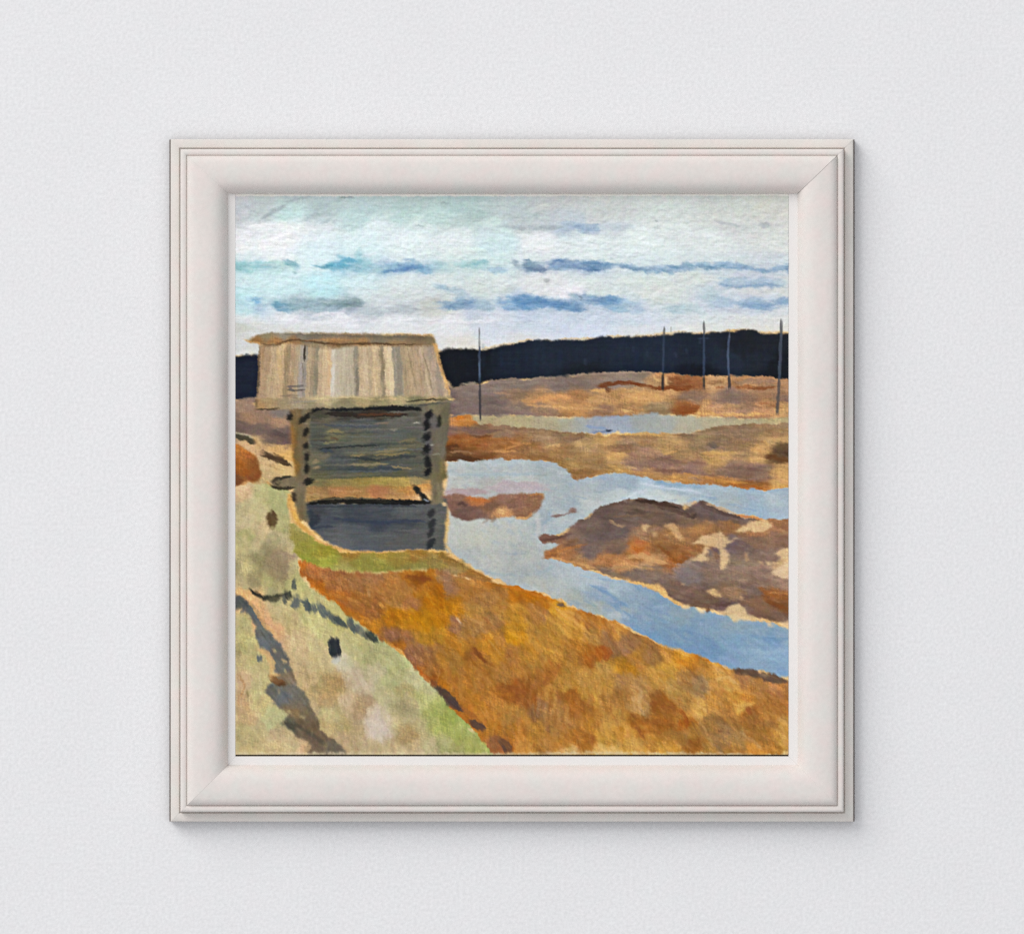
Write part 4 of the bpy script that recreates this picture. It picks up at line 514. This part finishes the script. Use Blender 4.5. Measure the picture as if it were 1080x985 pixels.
for x, y, an, L, w in ((455, 541, -70, 8, 4.6), (455.5, 552, -65, 8, 6), (455, 562, -62, 8, 5), (455, 572.5, -55, 8, 6.4), (452.5, 577, -70, 5, 4)):
    c_, s_ = math.cos(math.radians(an)), math.sin(math.radians(an))
    line([(x - c_ * L / 2, y - s_ * L / 2), (x + c_ * L / 2, y + s_ * L / 2)], w, (42, 44, 46), .9, taper=(.6, .6), rag=.4)
line(P('472,540 471,556 469.5,580'), 2.4, (226, 186, 118), .85); line(P('467,531 470,533'), 3, (230, 196, 150), .85); line(P('470,575 478,586 488,592'), 2.4, (226, 180, 112), .8)
# log ends sticking out on the left
sl, a = fill(P('285,508 290,504.5 298,503 310,503 313,506 313,513 302,515 290,514'), (118, 106, 80), .6, seed=64)
for q, w, c_, o in (('287,509 290,505.5 298,503.5 309,502.8', 2.8, (48, 44, 32), .92), ('286,512.5 294,515 302,515.2 311,514', 2.8, (52, 46, 30), .92), ('291,509 293,511 296,508', 1.6, (64, 58, 44), .85), ('282,509 285,512', 3, (196, 146, 86), .6), ('296,511 308,511', 1.8, (134, 120, 90), .6), ('312,503 316,510', 3, (122, 104, 76), .8)):
    line(P(q), w, c_, o)
# roof boards
rb = '272:A8835C 279:B08E66 286:BA9A70 292:C6A476 297:C4A070 302:99805A 307:AE8E66 312:AC9470 317:A39684 321:94897A 325:B89C76 329:A48C6A 333:8F8266 337:BFA27A 342:CCAC80 347:D0AE84 351:CFC0A6 355:BDAE92 361:BBAA8C 367:B6A588 372:B3A284 376:8F846E 380:BEA27A 386:C4A880 391:B39A74 396:CAAA7C 400:BCA078 404:938162 408:D0B286 413:D6BC92 417:958A74 422:8F846E 427:A88F6A 433:B89A70 439:B49670 445:AE9270 451:BDA27C 457:B0967A 463:A08C74 470:B09470'
rbp = []
for q in rb.split():
    x, c_ = q.split(':'); col = dsat([int(c_[i:i + 2], 16) for i in (0, 2, 4)], .8); x = float(x)
    lean = (x - 366) / 95
    rbp.append((x - 4 * lean + (0 if x < 430 else -6 * (x - 430) / 40), 368, col)); rbp.append((x, 395, col)); rbp.append((x + 2 * lean, 418, col))
sl, a = fill(P('274,361 300,362 340,363 400,365 457,364 461,374 466,392 471,408 475,419 474,423 440,425 400,427 330,430 290,431 270,431.5 270,420 273,405 274,385'), rbp, .6, seed=66, sh=(7, 7, 7), ax=.35, p=3.0, s0=3, warp=1.1, ws=5, ang=89, st=5, grain=9, gs=1.0, gst=16)
scatter(sl, a, 420, 30, 1.9, lambda x, y: 90 + (366 - x) * .06 if x < 430 else 80 - (x - 430) * .12, jit=8, op=.55, dry=.5, spread=2, curve=.1)
for q, w, c_, o in (('321.5,364 321,372 321,381', 1.9, (66, 58, 48), .9), ('319,382 319.5,400', 1.3, (130, 118, 104), .7), ('352,384 350,400 350,414', 4, (214, 206, 190), .85), ('377,388 377.5,404 376,414', 3, (128, 120, 102), .7), ('376,366 378,380', 1.6, (150, 136, 112), .6), ('334,388 333,412', 4, (138, 126, 104), .6), ('400,368 405,384 402,402', 4, (142, 126, 98), .6), ('409,372 413,390 414,416', 4, (220, 198, 158), .6), ('419,372 422,390 420,416', 5, (146, 136, 118), .6),
                    ('301,366 302,392', 3.4, (148, 126, 92), .65), ('293,367 296,400', 4, (204, 170, 122), .6), ('345,368 348,384 347,410', 3.5, (212, 176, 130), .5), 
                    ('459,366 463,380 468,396 473,412 474,418', 3.2, (206, 162, 104), .7), ('457,362 462,368', 3.6, (216, 170, 106), .8), ('273.5,366 273,392 271,418', 1.8, (122, 98, 66), .7), ('446,372 452,392 456,414', 1.5, (140, 124, 100), .6), ('430,370 436,395 440,414', 1.4, (148, 128, 100), .6), ('438,370 446,398', 1.4, (196, 168, 128), .6)):
    line(P(q), w, c_, o, rag=.3, h=.05)
# eaves board
sl, a = fill(P('270,421 285,420 310,420 330,417.5 350,418 380,418.5 410,418 430,417.5 455,418.5 476,419 480,422 460,424 440,426.5 405,428.5 360,430 332,430.5 310,431.5 290,431.8 271,431.8'), [(275, 427, (170, 136, 94)), (285, 425, (168, 142, 104)), (300, 427, (156, 138, 106)), (315, 424, (158, 144, 118)), (335, 420, (196, 176, 136)), (330, 428, (150, 138, 108)), (350, 421, (180, 164, 128)), (360, 427, (140, 130, 100)), (385, 421, (172, 154, 112)), (400, 425, (140, 130, 96)), (420, 421, (176, 160, 120)), (440, 423, (132, 124, 92)), (460, 421, (170, 148, 106)), (470, 422, (140, 128, 92))], .6, seed=68, warp=2, ws=4, st=6, grain=8)
scatter(sl, a, 60, 22, 2, -1, jit=7, op=.6, spread=3, curve=.1)
for q, w, c_, o in (('270,431.8 284,432 294,430.5', 1.6, (70, 58, 44), .85), ('428,424 444,422 456,421.3 468,422 474,422.6', 1.6, (62, 56, 44), .85), ('332,421 350,419.5 372,418.6 395,421', 1.6, (206, 186, 142), .7), ('270,420 270.3,431', 1.8, (94, 74, 52), .8), ('398,421 420,420', 1.8, (200, 172, 130), .6), ('472,421 479,421.5', 2.2, (200, 170, 120), .8), ('310,424 335,423', 1.5, (140, 134, 120), .6)):
    line(P(q), w, c_, o, rag=.3)
# ridge pole
sl, a = fill(P('262.5,360 266,356 272,353 285,351 320,351 360,351.8 400,352.8 440,353.6 454,354.6 458.5,356.5 459,361 455,364.5 440,365 405,364.6 370,364 352,367 338,364.5 322,363.5 300,362.5 285,364 276,362.5 262.5,361'), [(268, 358, (150, 112, 66)), (280, 354, (146, 130, 102)), (300, 353, (150, 142, 124)), (320, 354, (140, 132, 116)), (290, 360, (156, 116, 72)), (310, 359, (150, 114, 76)), (330, 355, (124, 112, 94)), (350, 355, (140, 124, 100)), (350, 361, (150, 112, 74)), (375, 356, (136, 116, 88)), (380, 361, (164, 124, 80)), (395, 356, (126, 114, 96)), (420, 356, (122, 110, 90)), (440, 357, (116, 100, 78)), (420, 361, (150, 122, 86)), (440, 362, (134, 110, 80)), (455, 359, (128, 112, 84)), (340, 364, (150, 132, 100))], .5, seed=70, warp=1.5, ws=4, st=6, grain=8)
scatter(sl, a, 80, 22, 1.9, 1, jit=7, op=.6, spread=3, curve=.1)
for q, w, c_, o in (('290,362.5 302,359.5 314,358 330,360.5 348,363 362,363 380,362.3 400,362.5 420,363.5 440,364', 1.9, (84, 62, 40), .85), ('262,361 272,361.5 276,364', 2, (196, 146, 86), .7), ('276,363 288,364.5 300,361.5', 1.6, (100, 78, 52), .8), ('300,353 330,353.6 370,354.6 420,355.4 452,356.6', 1.8, (104, 96, 84), .6), ('320,364.5 345,366.5 372,365.5', 2, (138, 116, 84), .7), ('258,358 264,360', 2.4, (220, 170, 110), .6), ('320,359 350,358.5 376,359', 2.2, (172, 128, 82), .6)):
    line(P(q), w, c_, o, rag=.4, h=.06)

# ---- ochre line of bare ground along the forest rim, bare priming at the panel's edges
for q in ('508,368 525,364 545,361', '545,360.5 562,358', '590,357.5 626,357', '690,352.5 712,350.5 724,349.5', '765,349.5 778,347.8', '640,354.5 660,354'):
    line(P(q), 1.6, (228, 190, 124), .55, dry=.5)
line([(X0 - 4, Y0 + .7), (420, Y0 + .9), (560, Y0 + .6), (X1 + 4, Y0 + .3)], 3.0, (243, 239, 230), .95, rag=.25, dry=0, taper=(1, 1))
line([(X0, Y1 - .8), (330, Y1 - 1.4), (420, Y1 - .6), (520, Y1 - .6), (600, Y1 - 1.8), (640, Y1 - 2.2), (700, Y1 - 1.2), (X1, Y1 - .4)], 2.6, (222, 206, 170), .75, rag=.9, dry=.4)
line([(X0 + .6, 690), (X0 + 1.4, 740), (X0 + .8, 796)], 2, (214, 196, 150), .5, rag=.9, dry=.5)

# ---- wet in wet: every edge dragged a little the way the brush went there, then broken up by its hairs
ang = 8 + 90 * fbm(GX, GY, 16, 90, 0, 1, 2)
ang = np.where((GY > 364) & (GY < 418) & (GX > 268) & (GX < 478), 90 + 10 * fbm(GX, GY, 9, 91), ang)
ang = np.where((GX < 470) & (GY > 590), ang + 65, np.where(GY > 640, ang + 45, ang))
ang = np.where((GX > 318) & (GX < 470) & (GY > 425) & (GY < 580), 2 + 14 * fbm(GX, GY, 9, 92), ang)
ca_, sa_ = np.cos(np.radians(ang)), np.sin(np.radians(ang))
jx = 1.3 * fbm(GX, GY, 2.0, 93, 0, 1, 2) + 1.6 * fbm(GX, GY, 5.0, 98, 0, 1, 2); jy = 1.3 * fbm(GX, GY, 2.0, 94, 0, 1, 2) + 1.6 * fbm(GX, GY, 5.0, 99, 0, 1, 2)
acc_ = np.zeros_like(RGB); wsum = 0
JJ, II = np.mgrid[0:PH, 0:PW]
for k in range(-4, 5):
    t_ = k * .55; wk = math.exp(-(k / 3.0) ** 2)
    ii = np.clip(np.rint(II + (ca_ * t_ + jx) * S), 0, PW - 1).astype(np.int32)
    jj = np.clip(np.rint(JJ + (sa_ * t_ + jy) * S), 0, PH - 1).astype(np.int32)
    acc_ += wk * RGB[jj, ii]; wsum += wk
keep = np.clip((Y0 + 3 - GY) / 1.5, 0, 1)[..., None]
RGB = RGB * keep + acc_ / wsum * (1 - keep)

# ---- scumble: paint rubbed thin so that the light ground glints through between the hairs
lum = RGB.mean(-1)
ha, hb = (GX * ca_ + GY * sa_), (-GX * sa_ + GY * ca_)
hair = .5 * fbm(GX, GY, 1.1, 95, 0, 1, 2) + .55 * fbm(GX, GY, 1.2, 96, 85, 7, 2) + .55 * fbm(GX, GY, 1.2, 86, 20, 7, 2) + .9 * fbm(GX, GY, 16, 97, 30, 1.6, 2)
warm = np.clip((RGB[..., 0] - RGB[..., 2] - 20) / 60, 0, 1)
glint = np.clip((hair - .12) * 3.2, 0, 1) * np.clip((lum - 62) / 45, 0, 1) * np.clip((235 - lum) / 60, 0, 1)
gl_c = np.minimum(RGB * 1.22 + np.array([20, 14, 4]), 246)
RGB += (gl_c - RGB) * (glint * (.1 + .28 * warm))[..., None]
dk = np.clip((-hair - .14) * 3.2, 0, 1) * np.clip((lum - 60) / 60, 0, 1) * np.clip((215 - lum) / 60, 0, 1)
RGB *= (1 - (.03 + .09 * warm) * dk)[..., None]
HGT += .06 * glint

# ---- poles on the far bank, a scribble of dark paint on the roof
for q, w, c_, o in (('303,408 312,407.5 322,407', 2, (106, 98, 92), .8), ('303,411 314,412 322,411', 1.9, (98, 90, 82), .8), ('305,409 311,413', 2, (112, 104, 96), .7), ('296,418 306,417 316,417', 1.8, (138, 122, 100), .7), ('306,419 314,420', 1.5, (126, 112, 94), .6), ('321.5,364 321,372 321,381', 1.6, (66, 58, 48), .8)):
    line(P(q), w, c_, o, rag=.5, dry=.2)
for q, w, c_, o in (('505.4,346 505.6,368', 1.7, (104, 102, 100), .85), ('505.6,366 506,404', 2.6, (62, 74, 94), .9), ('506,402 506.2,428 506.6,443', 2.5, (58, 56, 58), .92), ('505.3,381 506,398', 1.2, (100, 122, 150), .6),
                    ('700.6,345 700.4,354', 2.2, (70, 66, 62), .9), ('700.2,352 699.4,394', 2.3, (52, 64, 84), .85), ('699.2,393 698.8,412', 2.6, (52, 46, 44), .95), ('742.4,339 742.6,352', 2, (76, 76, 76), .9), ('742.4,350 742.4,398', 2.3, (62, 76, 100), .8), ('742.4,397 742.2,410', 2.6, (48, 46, 46), .95), ('736,357 748,357', 1.4, (60, 74, 98), .6),
                    ('769.5,347 769.6,356', 1.2, (110, 104, 100), .7), ('769.4,352 767.6,374 768.8,398', 2.4, (92, 108, 134), .75), ('769,396 769.4,410', 3, (54, 54, 56), .95), ('707.6,345 707.6,350', 1.3, (150, 140, 126), .6), ('823.8,337 824,356', 3, (72, 74, 78), .92), ('824.2,352 823,372 821.8,402', 3.2, (76, 84, 100), .9), ('821.8,400 820.6,420 819.6,437', 3.2, (88, 78, 74), .92)):
    line(P(q), w * .9, c_, o * .88, rag=.35, soft=.9, dry=.15, taper=(.7, .8), h=.08)

# ---- wet edges and ridges: a little more bite between neighbouring touches
b1 = np.stack([blur(RGB[..., k], 1) for k in range(3)], -1)
b5 = np.stack([blur(RGB[..., k], 6) for k in range(3)], -1)
RGB += .38 * (RGB - b1) + .28 * (RGB - b5) * np.clip((GY - 345) / 30, .35, 1)[..., None]

# ---- overall grain: the weave of the ground and fine bristle tracks
wv = (np.sin(GX * 2 * math.pi / 2.6 + 1.5 * fbm(GX, GY, 20, 80)) + np.sin(GY * 2 * math.pi / 2.6 + 1.5 * fbm(GX, GY, 20, 81))) * .5
fine = fbm(GX, GY, 1.5, 82, 0, 1, 2)
RGB += (wv * 2.2 + fine * 16)[..., None] * np.clip(RGB.mean(-1, keepdims=True) / 150, .35, 1.1)
chroma = np.stack([fbm(GX, GY, 3.0, 84 + k, 0, 1, 2) for k in range(3)], -1)
RGB += chroma * 9
np.clip(RGB, 2, 250, out=RGB)
HGT = HGT - blur(HGT, 12) + wv * .018 + fine * .05
skyk = blur(np.clip((350 - GY) / 12, 0, 1) * (lum > 120), 2)
HGT += skyk * (.75 * fbm(GX, GY, 3.4, 101, 14, 2.4, 3) + .4 * np.abs(fbm(GX, GY, 7.0, 102, -25, 2.0, 2)))
HGT += (1 - skyk) * .22 * fbm(ha, hb, 2.2, 103, 0, 4, 2)
HGT = np.clip(HGT, -.3, .5)

# ================================================================== scene
def lin(c):
    c = np.asarray(c, np.float64) / 255.0
    return np.where(c <= .04045, c / 12.92, ((c + .055) / 1.055) ** 2.4)

def wx(px): return (px - 540.0) * .001
def wz(py): return CZ + (492.5 - py) * .001

def material(name, base, rough=.6, spec=.3, grain=.03, gscale=260.0, bump=.15, bdist=.0004, tint=.01, mottle=.02):
    m = bpy.data.materials.new(name); m.use_nodes = True
    nt = m.node_tree; N = nt.nodes; L = nt.links
    bs = N['Principled BSDF']
    bs.inputs['Roughness'].default_value = rough
    bs.inputs['Specular IOR Level'].default_value = spec
    tc = N.new('ShaderNodeTexCoord')
    n1 = N.new('ShaderNodeTexNoise'); n1.inputs['Scale'].default_value = gscale; n1.inputs['Detail'].default_value = 3.0
    n2 = N.new('ShaderNodeTexNoise'); n2.inputs['Scale'].default_value = 14.0; n2.inputs['Detail'].default_value = 3.0
    n3 = N.new('ShaderNodeTexNoise'); n3.inputs['Scale'].default_value = 60.0; n3.inputs['Detail'].default_value = 2.0
    for n in (n1, n2, n3): L.new(tc.outputs['Object'], n.inputs['Vector'])
    def mr(src, a):
        r = N.new('ShaderNodeMapRange'); r.inputs['From Min'].default_value = .2; r.inputs['From Max'].default_value = .8
        r.inputs['To Min'].default_value = 1 - a; r.inputs['To Max'].default_value = 1 + a
        L.new(src, r.inputs['Value']); return r.outputs['Result']
    v = N.new('ShaderNodeMath'); v.operation = 'MULTIPLY'
    L.new(mr(n1.outputs['Fac'], grain), v.inputs[0]); L.new(mr(n2.outputs['Fac'], mottle), v.inputs[1])
    mul = N.new('ShaderNodeVectorMath'); mul.operation = 'SCALE'; mul.inputs[0].default_value = base
    L.new(v.outputs[0], mul.inputs['Scale'])
    # a faint drift between warm and cool, as in any brushed white
    mx = N.new('ShaderNodeMix'); mx.data_type = 'RGBA'; mx.blend_type = 'MULTIPLY'; mx.inputs['Factor'].default_value = 1.0
    rp = N.new('ShaderNodeValToRGB'); e = rp.color_ramp.elements
    e[0].position = .3; e[0].color = (1 + tint, 1 - tint * .6, 1 - tint * .5, 1); e[1].position = .7; e[1].color = (1 - tint, 1 + tint * .3, 1, 1)
    L.new(n3.outputs['Fac'], rp.inputs['Fac'])
    L.new(mul.outputs['Vector'], mx.inputs['A']); L.new(rp.outputs['Color'], mx.inputs['B'])
    L.new(mx.outputs['Result'], bs.inputs['Base Color'])
    if bump:
        b = N.new('ShaderNodeBump'); b.inputs['Strength'].default_value = bump; b.inputs['Distance'].default_value = bdist
        L.new(n1.outputs['Fac'], b.inputs['Height']); L.new(b.outputs['Normal'], bs.inputs['Normal'])
    return m

M_WALL = material('wall_paper', tuple(lin(WALL_RGB)), .85, .2, WALL_GRAIN, 290.0, .5, .0006, .006, .012)
M_FRAME = material('white_frame_paint', tuple(lin((230, 223, 218))), .5, .25, .04, 260.0, .3, .0004, .032, .025)
M_LEDGE = material('cream_frame_paint', tuple(lin((226, 221, 215))), .6, .25, .035, 260.0, .25, .0004, .025, .04)
M_SLIP = material('white_slip_paint', tuple(lin((236, 233, 230))), .5, .25, .02, 300.0, .15, .0003, .008, .01)
M_BACK = material('dark_backing_wood', tuple(lin((92, 80, 74))), .8, .2, .1, 300.0, .2, .0004, .02, .1)

def mesh_object(name, verts, faces, mat, parent=None, smooth=None):
    me = bpy.data.meshes.new(name); me.from_pydata(verts, [], faces); me.update()
    me.materials.append(mat)
    ob = bpy.data.objects.new(name, me); COL.objects.link(ob)
    if parent is not None:
        ob.parent = parent
        ob.location = -parent.location if parent.parent is None else (0, 0, 0)
    if smooth is not None:
        for p in me.polygons: p.use_smooth = True
        me.set_sharp_from_angle(angle=math.radians(smooth))
    return ob

# ---- the wall
def box(x0, x1, y0, y1, z0, z1):
    v = [(x, y, z) for x in (x0, x1) for y in (y0, y1) for z in (z0, z1)]
    f = [(0, 1, 3, 2), (4, 6, 7, 5), (0, 4, 5, 1), (2, 3, 7, 6), (0, 2, 6, 4), (1, 5, 7, 3)]
    return v, f
wall = mesh_object('wall', *box(-3, 3, 0, .1, -.4, 3.4), M_WALL)
wall['kind'] = 'structure'; wall['label'] = 'pale grey textured wall behind the framed painting'

# ---- the picture
pic = bpy.data.objects.new('framed_painting', None); COL.objects.link(pic)
pic.location = (0, 0, CZ - .014); pic.empty_display_size = .1
pic['label'] = 'square landscape painting in a white moulded frame hanging on the grey wall'
pic['category'] = 'picture'

OL, OR, OT, OB = 180.0, 900.0, 147.2, 866.2      # outer edges of the frame, millimetres
LIFT = 7.0                                        # the picture stands off the wall on its back
INNER = {'l': 60.8, 'r': 59.0, 't': 57.4, 'b': 60.0}
BODY_0, BODY_1 = 17.0, 60.0

def inset(side, i, h):
    """distance in from the outer edge for a moulding point i at height h"""
    if i > BODY_0: i = BODY_0 + (i - BODY_0) * (INNER[side] - BODY_0) / (BODY_1 - BODY_0)
    return i + (360 - i) * h * .001 / D

def corner(sx, sy, i, h):
    h = h + LIFT if h > 0 else h
    x = OL + inset('l', i, h) if sx == 'l' else OR - inset('r', i, h)
    z = OT + inset('t', i, h) if sy == 't' else OB - inset('b', i, h)
    return wx(x), -h * .001, wz(z)

GAPS = {('l', 't'): .02, ('r', 't'): .2, ('l', 'b'): .07, ('r', 'b'): .02}     # how far each mitre has opened

def rail_mesh(name, side, prof, mat, parent, gap=1.0, smooth=40):
    """a mitred length of moulding: closed cross-section prof [(inset, height)] run along one side"""
    a, b = {'t': (('l', 't'), ('r', 't')), 'b': (('l', 'b'), ('r', 'b')), 'l': (('l', 'b'), ('l', 't')), 'r': (('r', 'b'), ('r', 't'))}[side]
    d = (1, 0, 0) if side in 'tb' else (0, 0, 1)
    n = len(prof); NS = 60; vs = []; fs = []
    g0 = gap * GAPS[a] * .001; g1 = gap * GAPS[b] * .001
    for k in range(NS + 1):
        t = k / NS
        for j, (i, h) in enumerate(prof):
            p = np.array(corner(a[0], a[1], i, h)) + g0 * np.array(d)
            q = np.array(corner(b[0], b[1], i, h)) - g1 * np.array(d)
            v = p + (q - p) * t
            if h > 2 and 0 < k < NS: v[1] += .00005 * math.sin(k * 1.7 + j * .6) + .00004 * math.sin(k * .63 + j)
            vs.append(tuple(v))
    for k in range(NS):
        for j in range(n):
            j2 = (j + 1) % n
            f = (k * n + j, k * n + j2, (k + 1) * n + j2, (k + 1) * n + j)
            fs.append(f)
    fs.append(tuple(range(n))); fs.append(tuple(NS * n + j for j in range(n)))
    ob = mesh_object(name, vs, fs, mat, parent, smooth)
    import bmesh
    bm = bmesh.new(); bm.from_mesh(ob.data); bmesh.ops.recalc_face_normals(bm, faces=bm.faces); bm.to_mesh(ob.data); bm.free()
    return ob

BODY = [(16.9, 2), (16.9, 17.0), (17.2, 19.3), (17.9, 21.4), (19.2, 23.2), (21.5, 24.6), (25, 25.3), (30, 25.7), (36, 25.8), (41, 25.6), (45.5, 25.0), (49, 24.0), (52, 22.6), (54.6, 20.7), (56.8, 18.4), (58.7, 15.6), (59.6, 12.6), (60, 2)]
BEAD = [(10.3, 2), (10.3, 18.6), (10.7, 19.9), (11.6, 20.5), (13, 20.7), (14.8, 20.6), (16.1, 20.0), (16.85, 18.9), (16.85, 2)]
LEDGE = [(0, .8), (0, 7.2), (.4, 7.9), (1.2, 8.2), (7.8, 8.2), (8.6, 8.0), (9.1, 7.3), (9.4, 5.6), (10.25, 5.0), (10.25, .8)]
for side in 'tblr':
    r = rail_mesh('frame_rail', side, BODY, M_FRAME, pic)
    rail_mesh('bead', side, BEAD, M_FRAME, r, .4)
    rail_mesh('outer_ledge', side, LEDGE, M_LEDGE, r, .4)

# white slip between the moulding and the panel
HS = 12.6 + LIFT
ks = 1 - HS * .001 / D
def sx_(px): return wx(540 + (px - 540) * ks)
def sz_(py): return wz(492.5 + (py - 492.5) * ks)
sl_o = (OL + INNER['l'] - .6, OR - INNER['r'] + .6, OT + INNER['t'] - .6, OB - INNER['b'] + .6)
sl_i = (248.2, 831.8, 204.9, 797.5)
def slip(side):
    o, i = sl_o, sl_i
    q = {'t': [(o[0], o[2]), (o[1], o[2]), (i[1], i[2]), (i[0], i[2])], 'b': [(o[0], o[3]), (o[1], o[3]), (i[1], i[3]), (i[0], i[3])],
         'l': [(o[0], o[2]), (o[0], o[3]), (i[0], i[3]), (i[0], i[2])], 'r': [(o[1], o[2]), (o[1], o[3]), (i[1], i[3]), (i[1], i[2])]}[side]
    g = .03 if side in 'tb' else 0
    if side in 'tb': q = [(x + (g if n in (0, 3) else -g), y) for n, (x, y) in enumerate(q)]
    h0 = HS if side != 't' else HS - .3
    vs = [(sx_(x), -h0 * .001 + (.0003 if n in (2, 3) else 0), sz_(y)) for n, (x, y) in enumerate(q)] + [(sx_(x), -.012, sz_(y)) for x, y in q]
    fs = [(0, 1, 2, 3), (7, 6, 5, 4)] + [(k, k + 4, (k + 1) % 4 + 4, (k + 1) % 4) for k in range(4)]
    ob = mesh_object('inner_slip', vs, fs, M_SLIP, pic)
    import bmesh
    bm = bmesh.new(); bm.from_mesh(ob.data); bmesh.ops.recalc_face_normals(bm, faces=bm.faces)
    bmesh.ops.bevel(bm, geom=[e for e in bm.edges], offset=.00025, segments=2, affect='EDGES', profile=.6)
    bm.to_mesh(ob.data); bm.free()
for side in 'tblr': slip(side)

# dark backing board, a hair wider than the moulding
mesh_object('backing_board', *box(wx(OL) - .0005, wx(OR) + .0005, -.0086, -.0002, wz(OB) + .001, wz(OT) - .001), M_BACK, pic)

# the painted panel: relief of the paint in the mesh, colour of the paint on its points
def painting():
    HP = 12.2 + LIFT
    k = (1 - HP * .001 / D)
    X = (GX.astype(np.float64) - 540) * k * .001
    Z = CZ + (492.5 - GY.astype(np.float64)) * k * .001
    Yv = -(HP + HGT.astype(np.float64) * RELIEF) * .001
    front = np.stack([X, Yv, Z], -1).reshape(-1, 3)
    nf = PW * PH
    idx = np.arange(nf).reshape(PH, PW)
    ring = np.concatenate([idx[0, :-1], idx[:-1, -1], idx[-1, :0:-1], idx[:0:-1, 0]])
    back = front[ring].copy(); back[:, 1] = -.013
    co = np.concatenate([front, back]).astype(np.float32)
    q = np.stack([idx[:-1, :-1], idx[1:, :-1], idx[1:, 1:], idx[:-1, 1:]], -1).reshape(-1, 4)
    nr = len(ring); rb_ = nf + np.arange(nr)
    side_q = np.stack([ring, np.roll(ring, -1), np.roll(rb_, -1), rb_], -1)
    quads = np.concatenate([q, side_q]).astype(np.int32)
    me = bpy.data.meshes.new('painted_panel')
    me.vertices.add(len(co)); me.vertices.foreach_set('co', co.ravel())
    me.loops.add(quads.size); me.loops.foreach_set('vertex_index', quads.ravel())
    me.polygons.add(len(quads)); me.polygons.foreach_set('loop_start', (np.arange(len(quads)) * 4).astype(np.int32))
    me.polygons.foreach_set('use_smooth', np.ones(len(quads), bool))
    me.update(calc_edges=True)
    pigment = lin(np.clip(RGB, 0, 255)).reshape(-1, 3) * PIGMENT
    edge = np.tile(lin((226, 214, 190)), (nr, 1))
    ca = me.color_attributes.new('pigment', 'FLOAT_COLOR', 'POINT')
    rgba = np.ones((len(co), 4), np.float32); rgba[:, :3] = np.concatenate([pigment, edge])
    ca.data.foreach_set('color', rgba.ravel())
    m = bpy.data.materials.new('oil_paint'); m.use_nodes = True
    nt = m.node_tree; bs = nt.nodes['Principled BSDF']
    at = nt.nodes.new('ShaderNodeAttribute'); at.attribute_name = 'pigment'
    nt.links.new(at.outputs['Color'], bs.inputs['Base Color'])
    bs.inputs['Roughness'].default_value = .55; bs.inputs['Specular IOR Level'].default_value = .12
    tc = nt.nodes.new('ShaderNodeTexCoord'); no = nt.nodes.new('ShaderNodeTexNoise'); no.inputs['Scale'].default_value = 700; no.inputs['Detail'].default_value = 2
    bu = nt.nodes.new('ShaderNodeBump'); bu.inputs['Strength'].default_value = .25; bu.inputs['Distance'].default_value = .0003
    nt.links.new(tc.outputs['Object'], no.inputs['Vector']); nt.links.new(no.outputs['Fac'], bu.inputs['Height']); nt.links.new(bu.outputs['Normal'], bs.inputs['Normal'])
    me.materials.append(m)
    ob = bpy.data.objects.new('painted_panel', me); COL.objects.link(ob)
    ob.parent = pic; ob.location = -pic.location
    ob['label'] = 'oil painting of a grey log storehouse beside a river, rust slope and dark forest'
    return ob
painting()

# ---- light: one broad soft lamp up and to the left, the rest is even light from the room
w = bpy.data.worlds.new('World'); sc.world = w; w.use_nodes = True
bg = w.node_tree.nodes['Background']
bg.inputs['Color'].default_value = FILL_RGB + (1,)
wn = w.node_tree.nodes; wl = w.node_tree.links         # the room in front of the wall is brighter than its sides
wt = wn.new('ShaderNodeTexCoord'); wd = wn.new('ShaderNodeVectorMath'); wd.operation = 'DOT_PRODUCT'; wd.inputs[1].default_value = (0, -1, 0)
wm = wn.new('ShaderNodeMath'); wm.operation = 'MAXIMUM'; wm.inputs[1].default_value = 0.0
wp_ = wn.new('ShaderNodeMath'); wp_.operation = 'POWER'; wp_.inputs[1].default_value = FILL_N
wa = wn.new('ShaderNodeMath'); wa.operation = 'MULTIPLY_ADD'; wa.inputs[1].default_value = (FILL - .08) * (FILL_N + 2) / 2; wa.inputs[2].default_value = .08
wl.new(wt.outputs['Generated'], wd.inputs[0]); wl.new(wd.outputs['Value'], wm.inputs[0]); wl.new(wm.outputs[0], wp_.inputs[0]); wl.new(wp_.outputs[0], wa.inputs[0]); wl.new(wa.outputs[0], bg.inputs['Strength'])
la = bpy.data.lights.new('key_lamp', 'AREA'); la.shape = 'RECTANGLE'; la.size = LAMP_SIZE; la.size_y = LAMP_SIZE
la.energy = KEY; la.color = KEY_RGB
lo = bpy.data.objects.new('key_lamp', la); COL.objects.link(lo)  # plain broad soft lamp, no window behind it
from mathutils import Vector
dv = Vector(KEY_DIR).normalized()
lo.location = Vector((0, 0, CZ)) + dv * 20.0
lo.rotation_euler = dv.to_track_quat('Z', 'Y').to_euler()

# ---- camera
cd = bpy.data.cameras.new('camera'); cam = bpy.data.objects.new('camera', cd); COL.objects.link(cam)
cd.sensor_fit = 'HORIZONTAL'; cd.sensor_width = 36.0; cd.lens = 36.0 * D / 1.08
cam.location = (0, -D, CZ); cam.rotation_euler = (math.radians(90), 0, 0)
cd.clip_start = .05; cd.clip_end = 100
sc.camera = cam

sc.view_settings.view_transform = 'Standard'; sc.view_settings.look = 'None'
sc.view_settings.exposure = 0; sc.view_settings.gamma = 1
sc.cycles.use_denoising = USE_DN
